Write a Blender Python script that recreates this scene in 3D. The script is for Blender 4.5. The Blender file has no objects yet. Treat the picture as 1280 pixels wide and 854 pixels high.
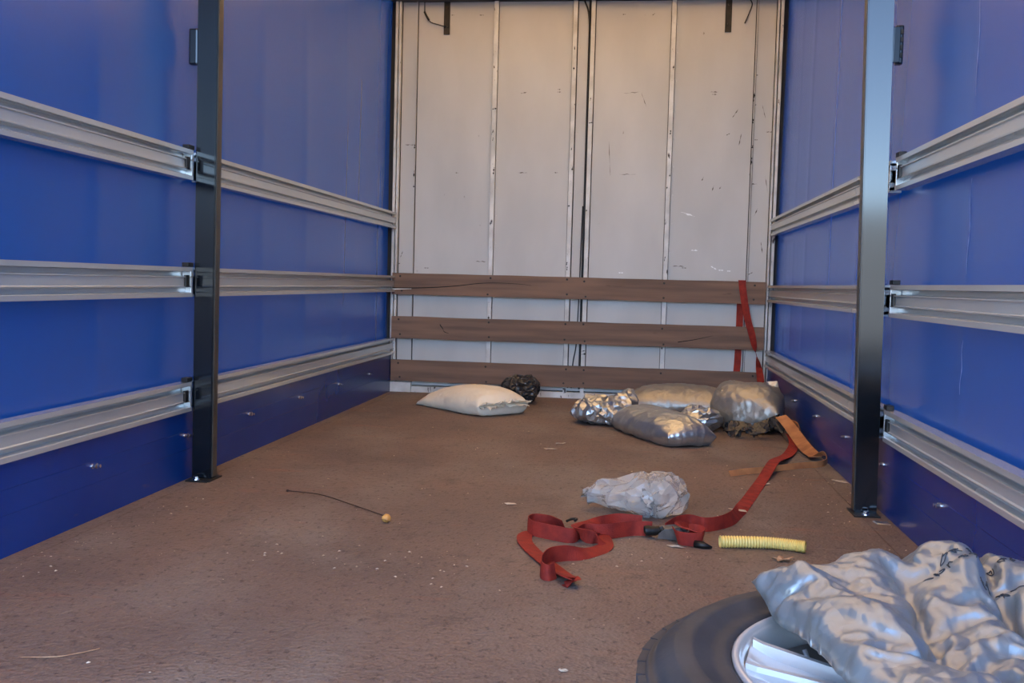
import bpy, bmesh, math, random
import numpy as np
from mathutils import Vector, Matrix, noise

# ------------------------------------------------------------------ camera
sc = bpy.context.scene
col = sc.collection
cam_d = bpy.data.cameras.new('camera')
cam = bpy.data.objects.new('camera', cam_d)
col.objects.link(cam)
cam_d.sensor_width = 36.0
cam_d.lens = 36.0 * 1244.448 / 1280.0
cam_d.clip_start = 0.02
YAW, PITCH, ROLL = 0.1210, -0.0593, 0.0264
_f = Vector((-math.sin(YAW) * math.cos(PITCH), math.cos(YAW) * math.cos(PITCH), math.sin(PITCH)))
_r = Vector((math.cos(YAW), math.sin(YAW), 0))
_u = _r.cross(_f)
_r2 = math.cos(ROLL) * _r + math.sin(ROLL) * _u
_u2 = -math.sin(ROLL) * _r + math.cos(ROLL) * _u
M = Matrix((_r2, _u2, -_f)).transposed().to_4x4()
M.translation = Vector((1.5944, -0.5146, 0.7454))
cam.matrix_world = M
sc.camera = cam

# ------------------------------------------------------------------ sky, sun, exposure
world = bpy.data.worlds.new('world')
sc.world = world
world.use_nodes = True
_nt = world.node_tree
_sky = _nt.nodes.new('ShaderNodeTexSky')
_sky.sky_type = 'NISHITA'
_sky.sun_disc = False
_sky.sun_elevation = math.radians(52)
_sky.sun_rotation = math.radians(20)
_sky.air_density = 0.7
_sky.dust_density = 0.0
_sky.ozone_density = 1.0
_sky.altitude = 300
_bg = _nt.nodes['Background']
_nt.links.new(_sky.outputs[0], _bg.inputs[0])
_bg.inputs[1].default_value = 0.95
sun_d = bpy.data.lights.new('sun', 'SUN')
sun_d.energy = 8.0
sun_d.angle = math.radians(0.6)
sun_d.color = (1.0, 0.93, 0.82)
sun = bpy.data.objects.new('sun', sun_d)
col.objects.link(sun)
# the sun stands high in front of the truck, so none of it falls through the open rear
sun.rotation_euler = Vector((-0.21, -0.58, -0.79)).to_track_quat('-Z', 'Y').to_euler()
sc.view_settings.view_transform = 'Standard'
sc.view_settings.look = 'None'
sc.view_settings.gamma = 1.0
sc.view_settings.use_curve_mapping = False
sc.view_settings.exposure = 1.27

R = random.Random(7)
W, D, H = 2.45, 5.98, 2.60          # inside width, depth of the back wall, roof height
Y0 = -0.10                          # rear edge of the load floor
PY = 2.90                           # the pair of posts

# ------------------------------------------------------------------ materials
def lin(r, g, b):
    f = lambda c: (c / 12.92 if c <= 0.04045 else ((c + 0.055) / 1.055) ** 2.4)
    return (f(r / 255), f(g / 255), f(b / 255), 1)

def mat(name, c, rough=0.5, metal=0.0, c2=None, nscale=6.0, nstretch=(1, 1, 1), detail=6, lo=0.35, hi=0.65,
        bump=0.0, bscale=60.0, bstretch=(1, 1, 1), spec=0.5, coat=0.0, chips=None, rough2=None, trans=0.0, sheen=0.0):
    m = bpy.data.materials.new(name)
    m.use_nodes = True
    nt = m.node_tree
    N, L = nt.nodes, nt.links
    b = N['Principled BSDF']
    b.inputs['Base Color'].default_value = c
    b.inputs['Roughness'].default_value = rough
    b.inputs['Metallic'].default_value = metal
    b.inputs['Specular IOR Level'].default_value = spec
    b.inputs['Coat Weight'].default_value = coat
    b.inputs['Sheen Weight'].default_value = sheen
    b.inputs['Sheen Roughness'].default_value = 0.6
    b.inputs['Coat Roughness'].default_value = 0.12
    tc = N.new('ShaderNodeTexCoord')
    def noise_tex(scale, stretch, det):
        mp = N.new('ShaderNodeMapping')
        mp.inputs['Scale'].default_value = stretch
        L.new(tc.outputs['Object'], mp.inputs[0])
        t = N.new('ShaderNodeTexNoise')
        t.inputs['Scale'].default_value = scale
        t.inputs['Detail'].default_value = det
        L.new(mp.outputs[0], t.inputs['Vector'])
        return t
    def ramp(src, lo, hi):
        r = N.new('ShaderNodeMapRange')
        r.inputs[1].default_value = lo
        r.inputs[2].default_value = hi
        L.new(src, r.inputs[0])
        return r.outputs[0]
    out = None
    if c2 is not None:
        t = noise_tex(nscale, nstretch, detail)
        f = ramp(t.outputs[0], lo, hi)
        mx = N.new('ShaderNodeMix')
        mx.data_type = 'RGBA'
        mx.inputs[6].default_value = c
        mx.inputs[7].default_value = c2
        L.new(f, mx.inputs[0])
        out = mx.outputs[2]
        if rough2 is not None:
            mr = N.new('ShaderNodeMix')
            mr.inputs[2].default_value = rough
            mr.inputs[3].default_value = rough2
            L.new(f, mr.inputs[0])
            L.new(mr.outputs[0], b.inputs['Roughness'])
    if chips is not None:               # (colour, scale, lo, hi, stretch)
        t = noise_tex(chips[1], chips[4], 5)
        f = ramp(t.outputs[0], chips[2], chips[3])
        mx = N.new('ShaderNodeMix')
        mx.data_type = 'RGBA'
        if out is not None:
            L.new(out, mx.inputs[6])
        else:
            mx.inputs[6].default_value = c
        mx.inputs[7].default_value = chips[0]
        L.new(f, mx.inputs[0])
        out = mx.outputs[2]
    if out is not None:
        L.new(out, b.inputs['Base Color'])
    if bump:
        t = noise_tex(bscale, bstretch, 4)
        bn = N.new('ShaderNodeBump')
        bn.inputs['Strength'].default_value = bump
        bn.inputs['Distance'].default_value = 0.01
        L.new(t.outputs[0], bn.inputs['Height'])
        L.new(bn.outputs[0], b.inputs['Normal'])
    if trans:
        tr = N.new('ShaderNodeBsdfTranslucent')
        tr.inputs[0].default_value = c if c2 is None else c2
        ms = N.new('ShaderNodeMixShader')
        ms.inputs[0].default_value = trans
        L.new(b.outputs[0], ms.inputs[1])
        L.new(tr.outputs[0], ms.inputs[2])
        L.new(ms.outputs[0], N['Material Output'].inputs[0])
    return m

MT = {}
MT['curtain'] = mat('blue_pvc_curtain', lin(0, 58, 126), 0.27, c2=lin(4, 64, 132), nscale=1.2, sheen=0.03,
                    spec=0.75, lo=0.2, hi=0.8, detail=2, trans=0.07)
MT['kick'] = mat('blue_kick_board_paint', lin(2, 44, 112), 0.26, c2=lin(6, 50, 122), nscale=2.5, bump=0.02, bscale=14,
                 spec=0.4, chips=(lin(96, 78, 60), 9.0, 0.70, 0.90, (1, 0.5, 1.5)))
MT['galv'] = mat('galvanised_steel', lin(204, 208, 208), 0.26, 0.60, c2=lin(198, 202, 202), nscale=10, nstretch=(1, 0.2, 1), detail=1)
MT['post'] = mat('black_gloss_paint', lin(12, 14, 18), 0.10, c2=lin(18, 20, 24), nscale=4, spec=0.50)
MT['post_edge'] = mat('warm_reflection_edge', lin(70, 62, 50), 0.4, c2=lin(48, 44, 40), nscale=10)  # warm reflection on the black post's inward face, put into the colour
MT['iron'] = mat('dark_iron', lin(34, 32, 30), 0.45, 0.6, c2=lin(52, 46, 40), nscale=30)
MT['zinc'] = mat('zinc_bolt', lin(205, 205, 205), 0.25, 1.0)
MT['white'] = mat('white_wall_paint', lin(196, 193, 187), 0.5, c2=lin(184, 181, 175), nscale=3.0, nstretch=(1, 1, 0.4), bump=0.05, bscale=3,
                  spec=0.4, chips=(lin(120, 108, 92), 22.0, 0.74, 0.80, (1, 1, 0.5)))
MT['batten'] = mat('chipped_white_batten', lin(216, 214, 208), 0.45, c2=lin(186, 182, 174), nscale=8,
                   chips=(lin(60, 46, 36), 26.0, 0.655, 0.68, (1, 1, 0.35)))
MT['seam'] = mat('dark_joint', lin(44, 40, 36), 0.8)
MT['header'] = mat('grey_header', lin(66, 62, 58), 0.6)
MT['wood'] = mat('weathered_board', lin(132, 104, 86), 0.75, c2=lin(106, 86, 74), nscale=5.0, nstretch=(0.35, 1, 5), bump=0.12, bscale=30,
                 bstretch=(0.1, 1, 3), spec=0.25, chips=(lin(74, 60, 50), 6.0, 0.68, 0.78, (0.6, 1, 2.4)))
MT['wood_dark'] = mat('crack_dark', lin(30, 24, 20), 0.9)
MT['scratch'] = mat('scratch_dark', lin(92, 82, 72), 0.7)
MT['dent'] = mat('dent_white', lin(236, 236, 234), 0.4)
MT['red'] = mat('red_webbing', lin(152, 46, 31), 0.72, c2=lin(124, 35, 26), nscale=30, bump=0.25, bscale=260, spec=0.3)
MT['tan'] = mat('tan_webbing', lin(184, 124, 76), 0.75, c2=lin(150, 96, 60), nscale=14, bump=0.2, bscale=240, spec=0.3)
MT['cable'] = mat('black_cable', lin(24, 22, 22), 0.5)
MT['ratchet'] = mat('worn_ratchet_steel', lin(120, 114, 106), 0.4, 0.6, c2=lin(92, 86, 80), nscale=30)
MT['rubber'] = mat('tyre_rubber', lin(42, 44, 48), 0.58, c2=lin(56, 57, 60), nscale=9, bump=0.06, bscale=70, spec=0.4,
                   chips=(lin(84, 78, 72), 5.0, 0.62, 0.98, (1, 1, 1)))
MT['alloy'] = mat('alloy_silver', lin(204, 200, 194), 0.30, 0.35, c2=lin(190, 186, 180), nscale=6, coat=0.4)
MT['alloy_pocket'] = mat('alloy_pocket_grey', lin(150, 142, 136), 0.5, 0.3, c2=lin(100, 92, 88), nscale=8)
MT['hose'] = mat('yellow_hose', lin(238, 208, 122), 0.45, c2=lin(226, 192, 100), nscale=12)
MT['leaf'] = mat('dry_leaf', lin(186, 146, 108), 0.7, c2=lin(150, 108, 76), nscale=40)
MT['chip'] = mat('pale_debris', lin(206, 190, 166), 0.8, c2=lin(170, 150, 124), nscale=50)
MT['twig'] = mat('dark_twig', lin(50, 34, 28), 0.7)
MT['ball'] = mat('dried_bud', lin(216, 160, 84), 0.6, c2=lin(180, 120, 54), nscale=40)
MT['roof'] = mat('translucent_roof_sheet', lin(236, 208, 168), 0.6, trans=0.62)
MT['asphalt'] = mat('yard_asphalt', lin(70, 68, 66), 0.9, c2=lin(56, 54, 52), nscale=3)
MT['yardwall'] = mat('yard_wall_render', lin(200, 196, 188), 0.9, c2=lin(180, 176, 168), nscale=2)

def floor_material():
    m = bpy.data.materials.new('brown_antislip_plywood')
    m.use_nodes = True
    nt = m.node_tree
    N, L = nt.nodes, nt.links
    b = N['Principled BSDF']
    tc = N.new('ShaderNodeTexCoord')
    def nz(scale, det=6, stretch=(1, 1, 1), rough=0.55):
        mp = N.new('ShaderNodeMapping')
        mp.inputs['Scale'].default_value = stretch
        L.new(tc.outputs['Object'], mp.inputs[0])
        t = N.new('ShaderNodeTexNoise')
        t.inputs['Scale'].default_value = scale
        t.inputs['Detail'].default_value = det
        t.inputs['Roughness'].default_value = rough
        L.new(mp.outputs[0], t.inputs['Vector'])
        return t.outputs[0]
    def rg(src, lo, hi, top=1.0):
        r = N.new('ShaderNodeMapRange')
        r.inputs[1].default_value = lo
        r.inputs[2].default_value = hi
        r.inputs[4].default_value = top
        L.new(src, r.inputs[0])
        return r.outputs[0]
    def mx(a, c, f):
        x = N.new('ShaderNodeMix')
        x.data_type = 'RGBA'
        if isinstance(a, tuple):
            x.inputs[6].default_value = a
        else:
            L.new(a, x.inputs[6])
        x.inputs[7].default_value = c
        L.new(f, x.inputs[0])
        return x.outputs[2]
    c = mx(lin(123, 101, 86), lin(104, 87, 77), rg(nz(1.6), 0.35, 0.65))
    c = mx(c, lin(128, 116, 104), rg(nz(2.3, 8, (1, 0.6, 1)), 0.48, 0.68, 0.8))        # grey dust
    c = mx(c, lin(148, 96, 70), rg(nz(3.1, 9, (0.5, 1.6, 1), 0.7), 0.58, 0.76, 0.75))  # rusty stains
    c = mx(c, lin(74, 60, 54), rg(nz(6.0, 9, (1, 1, 1), 0.7), 0.56, 0.72, 0.7))        # dark scuffs
    c = mx(c, lin(62, 48, 42), rg(nz(55, 5, (1, 0.7, 1), 0.75), 0.55, 0.64, 0.8))      # worn grip pattern
    c = mx(c, lin(150, 128, 110), rg(nz(80, 4, (0.7, 1, 1), 0.7), 0.60, 0.70, 0.6))    # rubbed highlights
    L.new(c, b.inputs['Base Color'])
    b.inputs['Roughness'].default_value = 0.62
    b.inputs['Specular IOR Level'].default_value = 0.35
    v = N.new('ShaderNodeTexVoronoi')
    v.inputs['Scale'].default_value = 110
    L.new(tc.outputs['Object'], v.inputs['Vector'])
    ad = N.new('ShaderNodeMath')
    ad.operation = 'ADD'
    L.new(v.outputs[0], ad.inputs[0])
    L.new(nz(40, 5), ad.inputs[1])
    bn = N.new('ShaderNodeBump')
    bn.inputs['Strength'].default_value = 0.55
    bn.inputs['Distance'].default_value = 0.004
    L.new(ad.outputs[0], bn.inputs['Height'])
    L.new(bn.outputs[0], b.inputs['Normal'])
    return m
MT['floor'] = floor_material()

def film(name, c, metal, rough, c2, bump=0.5, trans=0.0, alpha=0.0):
    """crumpled plastic film: a sheet colour and a fine net of creases"""
    m = bpy.data.materials.new(name)
    m.use_nodes = True
    nt = m.node_tree
    N, L = nt.nodes, nt.links
    b = N['Principled BSDF']
    tc = N.new('ShaderNodeTexCoord')
    t = N.new('ShaderNodeTexNoise')
    t.inputs['Scale'].default_value = 7
    t.inputs['Detail'].default_value = 4
    L.new(tc.outputs['Object'], t.inputs['Vector'])
    x = N.new('ShaderNodeMix')
    x.data_type = 'RGBA'
    x.inputs[6].default_value = c
    x.inputs[7].default_value = c2
    L.new(t.outputs[0], x.inputs[0])
    L.new(x.outputs[2], b.inputs['Base Color'])
    b.inputs['Metallic'].default_value = metal
    b.inputs['Roughness'].default_value = rough
    # creases: every voronoi cell is a small tilted facet, at two sizes
    hs = []
    for s, k in ((26, 1.0), (64, 0.8)):
        w = N.new('ShaderNodeTexNoise')
        w.inputs['Scale'].default_value = s * 0.5
        w.inputs['Detail'].default_value = 1
        L.new(tc.outputs['Object'], w.inputs['Vector'])
        va = N.new('ShaderNodeVectorMath')
        va.operation = 'MULTIPLY_ADD'
        va.inputs[1].default_value = (1.3 / s,) * 3
        L.new(w.outputs['Color'], va.inputs[0])
        L.new(tc.outputs['Object'], va.inputs[2])
        v = N.new('ShaderNodeTexVoronoi')
        v.feature = 'F1'
        v.inputs['Scale'].default_value = s
        L.new(va.outputs[0], v.inputs['Vector'])
        sb = N.new('ShaderNodeVectorMath'); sb.operation = 'SUBTRACT'
        L.new(va.outputs[0], sb.inputs[0]); L.new(v.outputs['Position'], sb.inputs[1])
        cc = N.new('ShaderNodeVectorMath'); cc.operation = 'SUBTRACT'
        L.new(v.outputs['Color'], cc.inputs[0]); cc.inputs[1].default_value = (0.5, 0.5, 0.5)
        dp = N.new('ShaderNodeVectorMath'); dp.operation = 'DOT_PRODUCT'
        L.new(sb.outputs[0], dp.inputs[0]); L.new(cc.outputs[0], dp.inputs[1])
        mu = N.new('ShaderNodeMath')
        mu.operation = 'MULTIPLY'
        mu.inputs[1].default_value = k
        L.new(dp.outputs['Value'], mu.inputs[0])
        hs.append(mu.outputs[0])
    ad = N.new('ShaderNodeMath')
    L.new(hs[0], ad.inputs[0])
    L.new(hs[1], ad.inputs[1])
    bn = N.new('ShaderNodeBump')
    bn.inputs['Strength'].default_value = min(1.0, bump)
    bn.inputs['Distance'].default_value = 1.0
    L.new(ad.outputs[0], bn.inputs['Height'])
    L.new(bn.outputs[0], b.inputs['Normal'])
    last = b.outputs[0]
    if trans:
        tr = N.new('ShaderNodeBsdfTranslucent')
        tr.inputs[0].default_value = c
        ms = N.new('ShaderNodeMixShader')
        ms.inputs[0].default_value = trans
        L.new(last, ms.inputs[1])
        L.new(tr.outputs[0], ms.inputs[2])
        last = ms.outputs[0]
    if alpha:
        tp = N.new('ShaderNodeBsdfTransparent')
        ms = N.new('ShaderNodeMixShader')
        ms.inputs[0].default_value = alpha
        L.new(last, ms.inputs[1])
        L.new(tp.outputs[0], ms.inputs[2])
        gl = N.new('ShaderNodeBsdfGlossy')
        gl.inputs['Roughness'].default_value = 0.14
        L.new(bn.outputs[0], gl.inputs['Normal'])
        fr = N.new('ShaderNodeFresnel')
        fr.inputs['IOR'].default_value = 1.3
        L.new(bn.outputs[0], fr.inputs['Normal'])
        m2 = N.new('ShaderNodeMixShader')
        L.new(fr.outputs[0], m2.inputs[0])
        L.new(ms.outputs[0], m2.inputs[1])
        L.new(gl.outputs[0], m2.inputs[2])
        last = m2.outputs[0]
    L.new(last, N['Material Output'].inputs[0])
    return m
MT['silver'] = film('silver_film', lin(190, 190, 186), 0.85, 0.34, lin(174, 174, 170), 0.16)
MT['silver_soft'] = film('silver_grey_sheet', lin(142, 144, 143), 0.50, 0.31, lin(130, 132, 131), 0.20)
MT['silver_dull'] = film('dull_silver_film', lin(166, 160, 148), 0.65, 0.42, lin(148, 142, 132), 0.15)
MT['cream'] = film('cream_paper_sack', lin(232, 222, 200), 0.0, 0.6, lin(224, 210, 184), 0.14)
MT['black_film'] = film('black_film', lin(56, 53, 50), 0.0, 0.25, lin(30, 28, 28), 0.4)
MT['clear'] = film('clear_film', lin(230, 222, 208), 0.0, 0.08, lin(236, 230, 220), 0.22, trans=0.2, alpha=0.66)
MT['ink'] = mat('black_marker_ink', lin(40, 40, 44), 0.7)

# ------------------------------------------------------------------ helpers
def link(name, me, m=None, parent=None):
    o = bpy.data.objects.new(name, me)
    col.objects.link(o)
    if m is not None:
        me.materials.clear()
        me.materials.append(MT[m] if isinstance(m, str) else m)
    o.parent = parent
    return o

def tag(o, label=None, cat=None, group=None, kind=None):
    if label: o['label'] = label
    if cat: o['category'] = cat
    if group: o['group'] = group
    if kind: o['kind'] = kind
    return o

def empty(name, loc=(0, 0, 0)):
    o = bpy.data.objects.new(name, None)
    o.empty_display_size = 0.1
    o.location = loc
    col.objects.link(o)
    return o

def mesh(name, vs, fs, smooth=False):
    me = bpy.data.meshes.new(name)
    me.from_pydata([tuple(v) for v in vs], [], fs)
    me.update()
    if smooth:
        me.polygons.foreach_set('use_smooth', [True] * len(me.polygons))
    return me

def bm_mesh(name, bm, smooth=False):
    bmesh.ops.recalc_face_normals(bm, faces=bm.faces[:])
    me = bpy.data.meshes.new(name)
    bm.to_mesh(me)
    bm.free()
    if smooth:
        me.polygons.foreach_set('use_smooth', [True] * len(me.polygons))
    return me

def box(bm, x0, x1, y0, y1, z0, z1, bevel=0.0):
    r = bmesh.ops.create_cube(bm, size=1)
    vs = r['verts']
    for v in vs:
        v.co = Vector(((x0 + x1) / 2 + v.co.x * (x1 - x0), (y0 + y1) / 2 + v.co.y * (y1 - y0), (z0 + z1) / 2 + v.co.z * (z1 - z0)))
    if bevel:
        es = list({e for v in vs for e in v.link_edges})
        bmesh.ops.bevel(bm, geom=es, offset=bevel, segments=2, affect='EDGES', profile=0.6)
    return vs

def boxo(name, m, b, parent=None, bevel=0.0):
    bm = bmesh.new()
    box(bm, *b, bevel=bevel)
    return link(name, bm_mesh(name, bm), m, parent)

def prism_y(name, prof, y0, y1, smooth=False):
    """closed profile of (x, z) points swept along y"""
    n = len(prof)
    vs = [(x, y0, z) for x, z in prof] + [(x, y1, z) for x, z in prof]
    fs = [(i, (i + 1) % n, n + (i + 1) % n, n + i) for i in range(n)]
    fs += [tuple(range(n))[::-1], tuple(range(n, 2 * n))]
    bm = bmesh.new()
    me = mesh(name, vs, fs)
    bm.from_mesh(me)
    bpy.data.meshes.remove(me)
    return bm_mesh(name, bm, smooth)

def catmull(pts, n=8):
    P = [np.array(p, float) for p in pts]
    P = [2 * P[0] - P[1]] + P + [2 * P[-1] - P[-2]]
    out = []
    for i in range(1, len(P) - 2):
        for k in range(n):
            t = k / n
            a, b, c, d = P[i - 1], P[i], P[i + 1], P[i + 2]
            out.append(0.5 * (2 * b + (c - a) * t + (2 * a - 5 * b + 4 * c - d) * t * t + (3 * b - a - 3 * c + d) * t ** 3))
    out.append(P[-2])
    return out

def tube(name, pts, r, seg=8, closed=False, rad=None):
    pts = [Vector(p) for p in pts]
    vs, fs = [], []
    up = Vector((0, 0, 1))
    prev = None
    for i, p in enumerate(pts):
        t = (pts[min(i + 1, len(pts) - 1)] - pts[max(i - 1, 0)]).normalized()
        if prev is None:
            a = t.cross(up)
            if a.length < 0.05: a = t.cross(Vector((1, 0, 0)))
        else:
            a = prev - t * prev.dot(t)
        a.normalize()
        prev = a
        b = t.cross(a)
        rr = r if rad is None else rad[i]
        for k in range(seg):
            q = 2 * math.pi * k / seg
            vs.append(p + (a * math.cos(q) + b * math.sin(q)) * rr)
    for i in range(len(pts) - 1):
        for k in range(seg):
            fs.append((i * seg + k, i * seg + (k + 1) % seg, (i + 1) * seg + (k + 1) % seg, (i + 1) * seg + k))
    fs.append(tuple(range(seg))[::-1])
    fs.append(tuple(range((len(pts) - 1) * seg, len(pts) * seg)))
    return mesh(name, vs, fs, True)

def ribbon(name, keys, width, th=0.0024, n=8):
    """webbing along (x, y, z, angle) keys; angle is the tilt of its width from lying flat, in degrees"""
    c = catmull([k[:3] for k in keys], n)
    ang = catmull([(k[3], 0, 0) for k in keys], n)
    vs, fs = [], []
    N = len(c)
    for i in range(N):
        p = np.array(c[i])
        t = np.array(c[min(i + 1, N - 1)]) - np.array(c[max(i - 1, 0)])
        t = t / (np.linalg.norm(t) + 1e-9)
        side = np.cross(t, (0, 0, 1.0)); side = side / (np.linalg.norm(side) + 1e-9)
        up = np.cross(side, t)
        q = math.radians(ang[i][0])
        s = side * math.cos(q) + up * math.sin(q)
        nn = np.cross(t, s)
        for a, b in ((-1, -1), (1, -1), (1, 1), (-1, 1)):
            vs.append(p + s * a * width / 2 + nn * b * th / 2)
    lo = min(v[2] for v in vs)
    vs = [(v[0], v[1], max(v[2], .0008 + .0004 * (k % 4 > 1))) for k, v in enumerate(vs)]
    for i in range(N - 1):
        for k in range(4):
            fs.append((4 * i + k, 4 * i + (k + 1) % 4, 4 * i + 4 + (k + 1) % 4, 4 * i + 4 + k))
    fs += [(3, 2, 1, 0), tuple(range(4 * N - 4, 4 * N))]
    return mesh(name, vs, fs)

def lathe(name, prof, seg=64, smooth=True):
    vs, fs = [], []
    n = len(prof)
    for k in range(seg):
        q = 2 * math.pi * k / seg
        for r, z in prof:
            vs.append((r * math.cos(q), r * math.sin(q), z))
    for k in range(seg):
        for i in range(n - 1):
            a, b = k * n + i, ((k + 1) % seg) * n + i
            fs.append((a, b, b + 1, a + 1))
    bm = bmesh.new()
    me = mesh(name, vs, fs)
    bm.from_mesh(me)
    bpy.data.meshes.remove(me)
    bmesh.ops.remove_doubles(bm, verts=bm.verts[:], dist=1e-5)
    return bm_mesh(name, bm, smooth)

def bolt_mesh(r, h, axis):
    """a hexagon head on a washer, pointing along +axis"""
    bm = bmesh.new()
    for rr, z0, z1, s in ((r * 1.35, 0, h * 0.25, 12), (r, h * 0.25, h, 6)):
        g = bmesh.ops.create_cone(bm, cap_ends=True, segments=s, radius1=rr, radius2=rr * 0.94, depth=z1 - z0)
        bmesh.ops.translate(bm, verts=g['verts'], vec=(0, 0, (z0 + z1) / 2))
    q = Vector((0, 0, 1)).rotation_difference(Vector(axis)).to_matrix()
    bmesh.ops.rotate(bm, verts=bm.verts[:], matrix=q, cent=(0, 0, 0))
    return bm_mesh('bolt', bm)

# ------------------------------------------------------------------ outside: yard and a pale wall behind the photographer
o = boxo('yard_ground', 'asphalt', (-40, 42, -60, 30, -1.35, -1.15)); tag(o, kind='structure')
o = boxo('yard_wall', 'yardwall', (-30, 34, -29.3, -29.0, -1.15, 3.4)); tag(o, kind='structure')

# ------------------------------------------------------------------ load floor: plywood sheets
fl = empty('floor', (W / 2, 3, 0)); tag(fl, kind='structure')
ys = [Y0, 2.415, 4.92, 6.02]
xs = [0.0, 0.055, 2.366, W]
def child_of(o, p):
    o.parent = p
    o.matrix_parent_inverse = Matrix.Translation(p.location).inverted()
    return o
for i in range(3):
    for j in range(3):
        nm = 'plywood_sheet' if i == 1 else 'edge_strip'
        g = 0.0012
        child_of(boxo(nm, 'floor', (xs[i] + g * (i > 0), xs[i + 1] - g * (i < 2), ys[j] + g * (j > 0) * 0.6, ys[j + 1] - g * (j < 2) * 0.6, -0.025, 0.0), None, 0.0008), fl)
child_of(boxo('subframe', 'seam', (-0.05, W + 0.05, Y0, 6.05, -0.12, -0.027)), fl)

# ------------------------------------------------------------------ curtain sides
def curtain(name, x0, sgn, folds, seed):
    ny, nz = 260, 60
    vs, fs = [], []
    for i in range(ny + 1):
        y = Y0 + (6.02 - Y0) * i / ny
        for j in range(nz + 1):
            z = 0.0 + (H + 0.02) * j / nz
            d = 0.010 * noise.noise(Vector((y * 0.9 + seed, z * 0.5, seed))) + 0.004 * noise.noise(Vector((y * 3.1, z * 0.7 + seed, 3.3)))
            for fy, a, wd in folds:
                q = (y - fy - 0.03 * noise.noise(Vector((z * 0.8, fy, seed)))) / wd
                d += a * math.exp(-q * q)
            vs.append((x0 + sgn * (d - 0.008), y, z))
    for i in range(ny):
        for j in range(nz):
            a = i * (nz + 1) + j
            fs.append((a, a + 1, a + nz + 2, a + nz + 1) if sgn > 0 else (a, a + nz + 1, a + nz + 2, a + 1))
    me = mesh(name, vs, fs, True)
    o = link(name, me, 'curtain')
    return tag(o, kind='structure')
wl = curtain('wall_left', -0.032, 1, [(5.66, 0.0033, 0.038), (5.2, 0.0022, 0.057), (4.94, 0.0022, 0.038), (4.28, 0.0033, 0.048), (3.72, 0.0033, 0.057), (3.3, 0.0028, 0.038), (2.35, 0.0022, 0.038), (1.7, 0.0028, 0.095)], 2.0)
wr = curtain('wall_right', W + 0.032, -1, [(5.66, 0.0033, 0.038), (5.35, 0.0022, 0.038), (4.94, 0.0033, 0.038), (4.28, 0.0033, 0.048), (3.70, 0.0033, 0.038), (3.3, 0.0022, 0.038), (2.34, 0.0028, 0.030), (1.5, 0.0028, 0.095)], 9.0)
# a pale scuffed crease on the right curtain
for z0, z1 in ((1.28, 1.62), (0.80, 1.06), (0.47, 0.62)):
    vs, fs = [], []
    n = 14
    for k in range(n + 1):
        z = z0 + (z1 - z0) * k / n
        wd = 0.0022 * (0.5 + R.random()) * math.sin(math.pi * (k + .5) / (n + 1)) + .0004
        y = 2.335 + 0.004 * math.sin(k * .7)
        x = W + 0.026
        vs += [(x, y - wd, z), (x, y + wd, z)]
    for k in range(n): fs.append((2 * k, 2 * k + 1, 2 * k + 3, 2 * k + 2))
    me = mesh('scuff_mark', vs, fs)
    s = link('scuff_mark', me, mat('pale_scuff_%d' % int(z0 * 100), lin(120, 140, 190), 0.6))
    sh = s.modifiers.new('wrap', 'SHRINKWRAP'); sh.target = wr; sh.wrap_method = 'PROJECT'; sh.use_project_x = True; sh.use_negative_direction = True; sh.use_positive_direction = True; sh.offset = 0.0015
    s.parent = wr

# ------------------------------------------------------------------ kick boards with studs
stud_l = bolt_mesh(0.006, 0.014, (1, 0, 0)); stud_r = bolt_mesh(0.006, 0.014, (-1, 0, 0))
for me_ in (stud_l, stud_r): me_.materials.append(MT['zinc'])
for side, sgn, x0, sm in (('left', 1, 0.0, stud_l), ('right', -1, W, stud_r)):
    bb = empty('baseboard_' + side, (x0, 3, 0)); tag(bb, kind='structure')
    for z0, z1 in ((-0.024, 0.1085), (0.1088, 0.1765), (0.1768, 0.262)):
        b = (min(x0, x0 - sgn * .022), max(x0, x0 - sgn * .022), Y0, 5.97, z0, z1)
        child_of(boxo('plank', 'kick', b, None, 0.0007), bb)
    k = 0
    for y in [0.42, 1.03, 1.66, 2.275, 2.892, 3.50, 4.13, 4.78, 5.41] if sgn > 0 else [0.51, 1.14, 1.745, 2.326, 2.965, 3.581, 4.221, 4.852, 5.511]:
        for dy, dz in ((-0.011, 0.0015), (0.013, -0.0015)):
            s = link('stud', sm, None); s.location = (x0, y + dy, 0.1615 + dz)
            s.parent = bb; s.matrix_parent_inverse = Matrix.Translation(bb.location).inverted()

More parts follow.
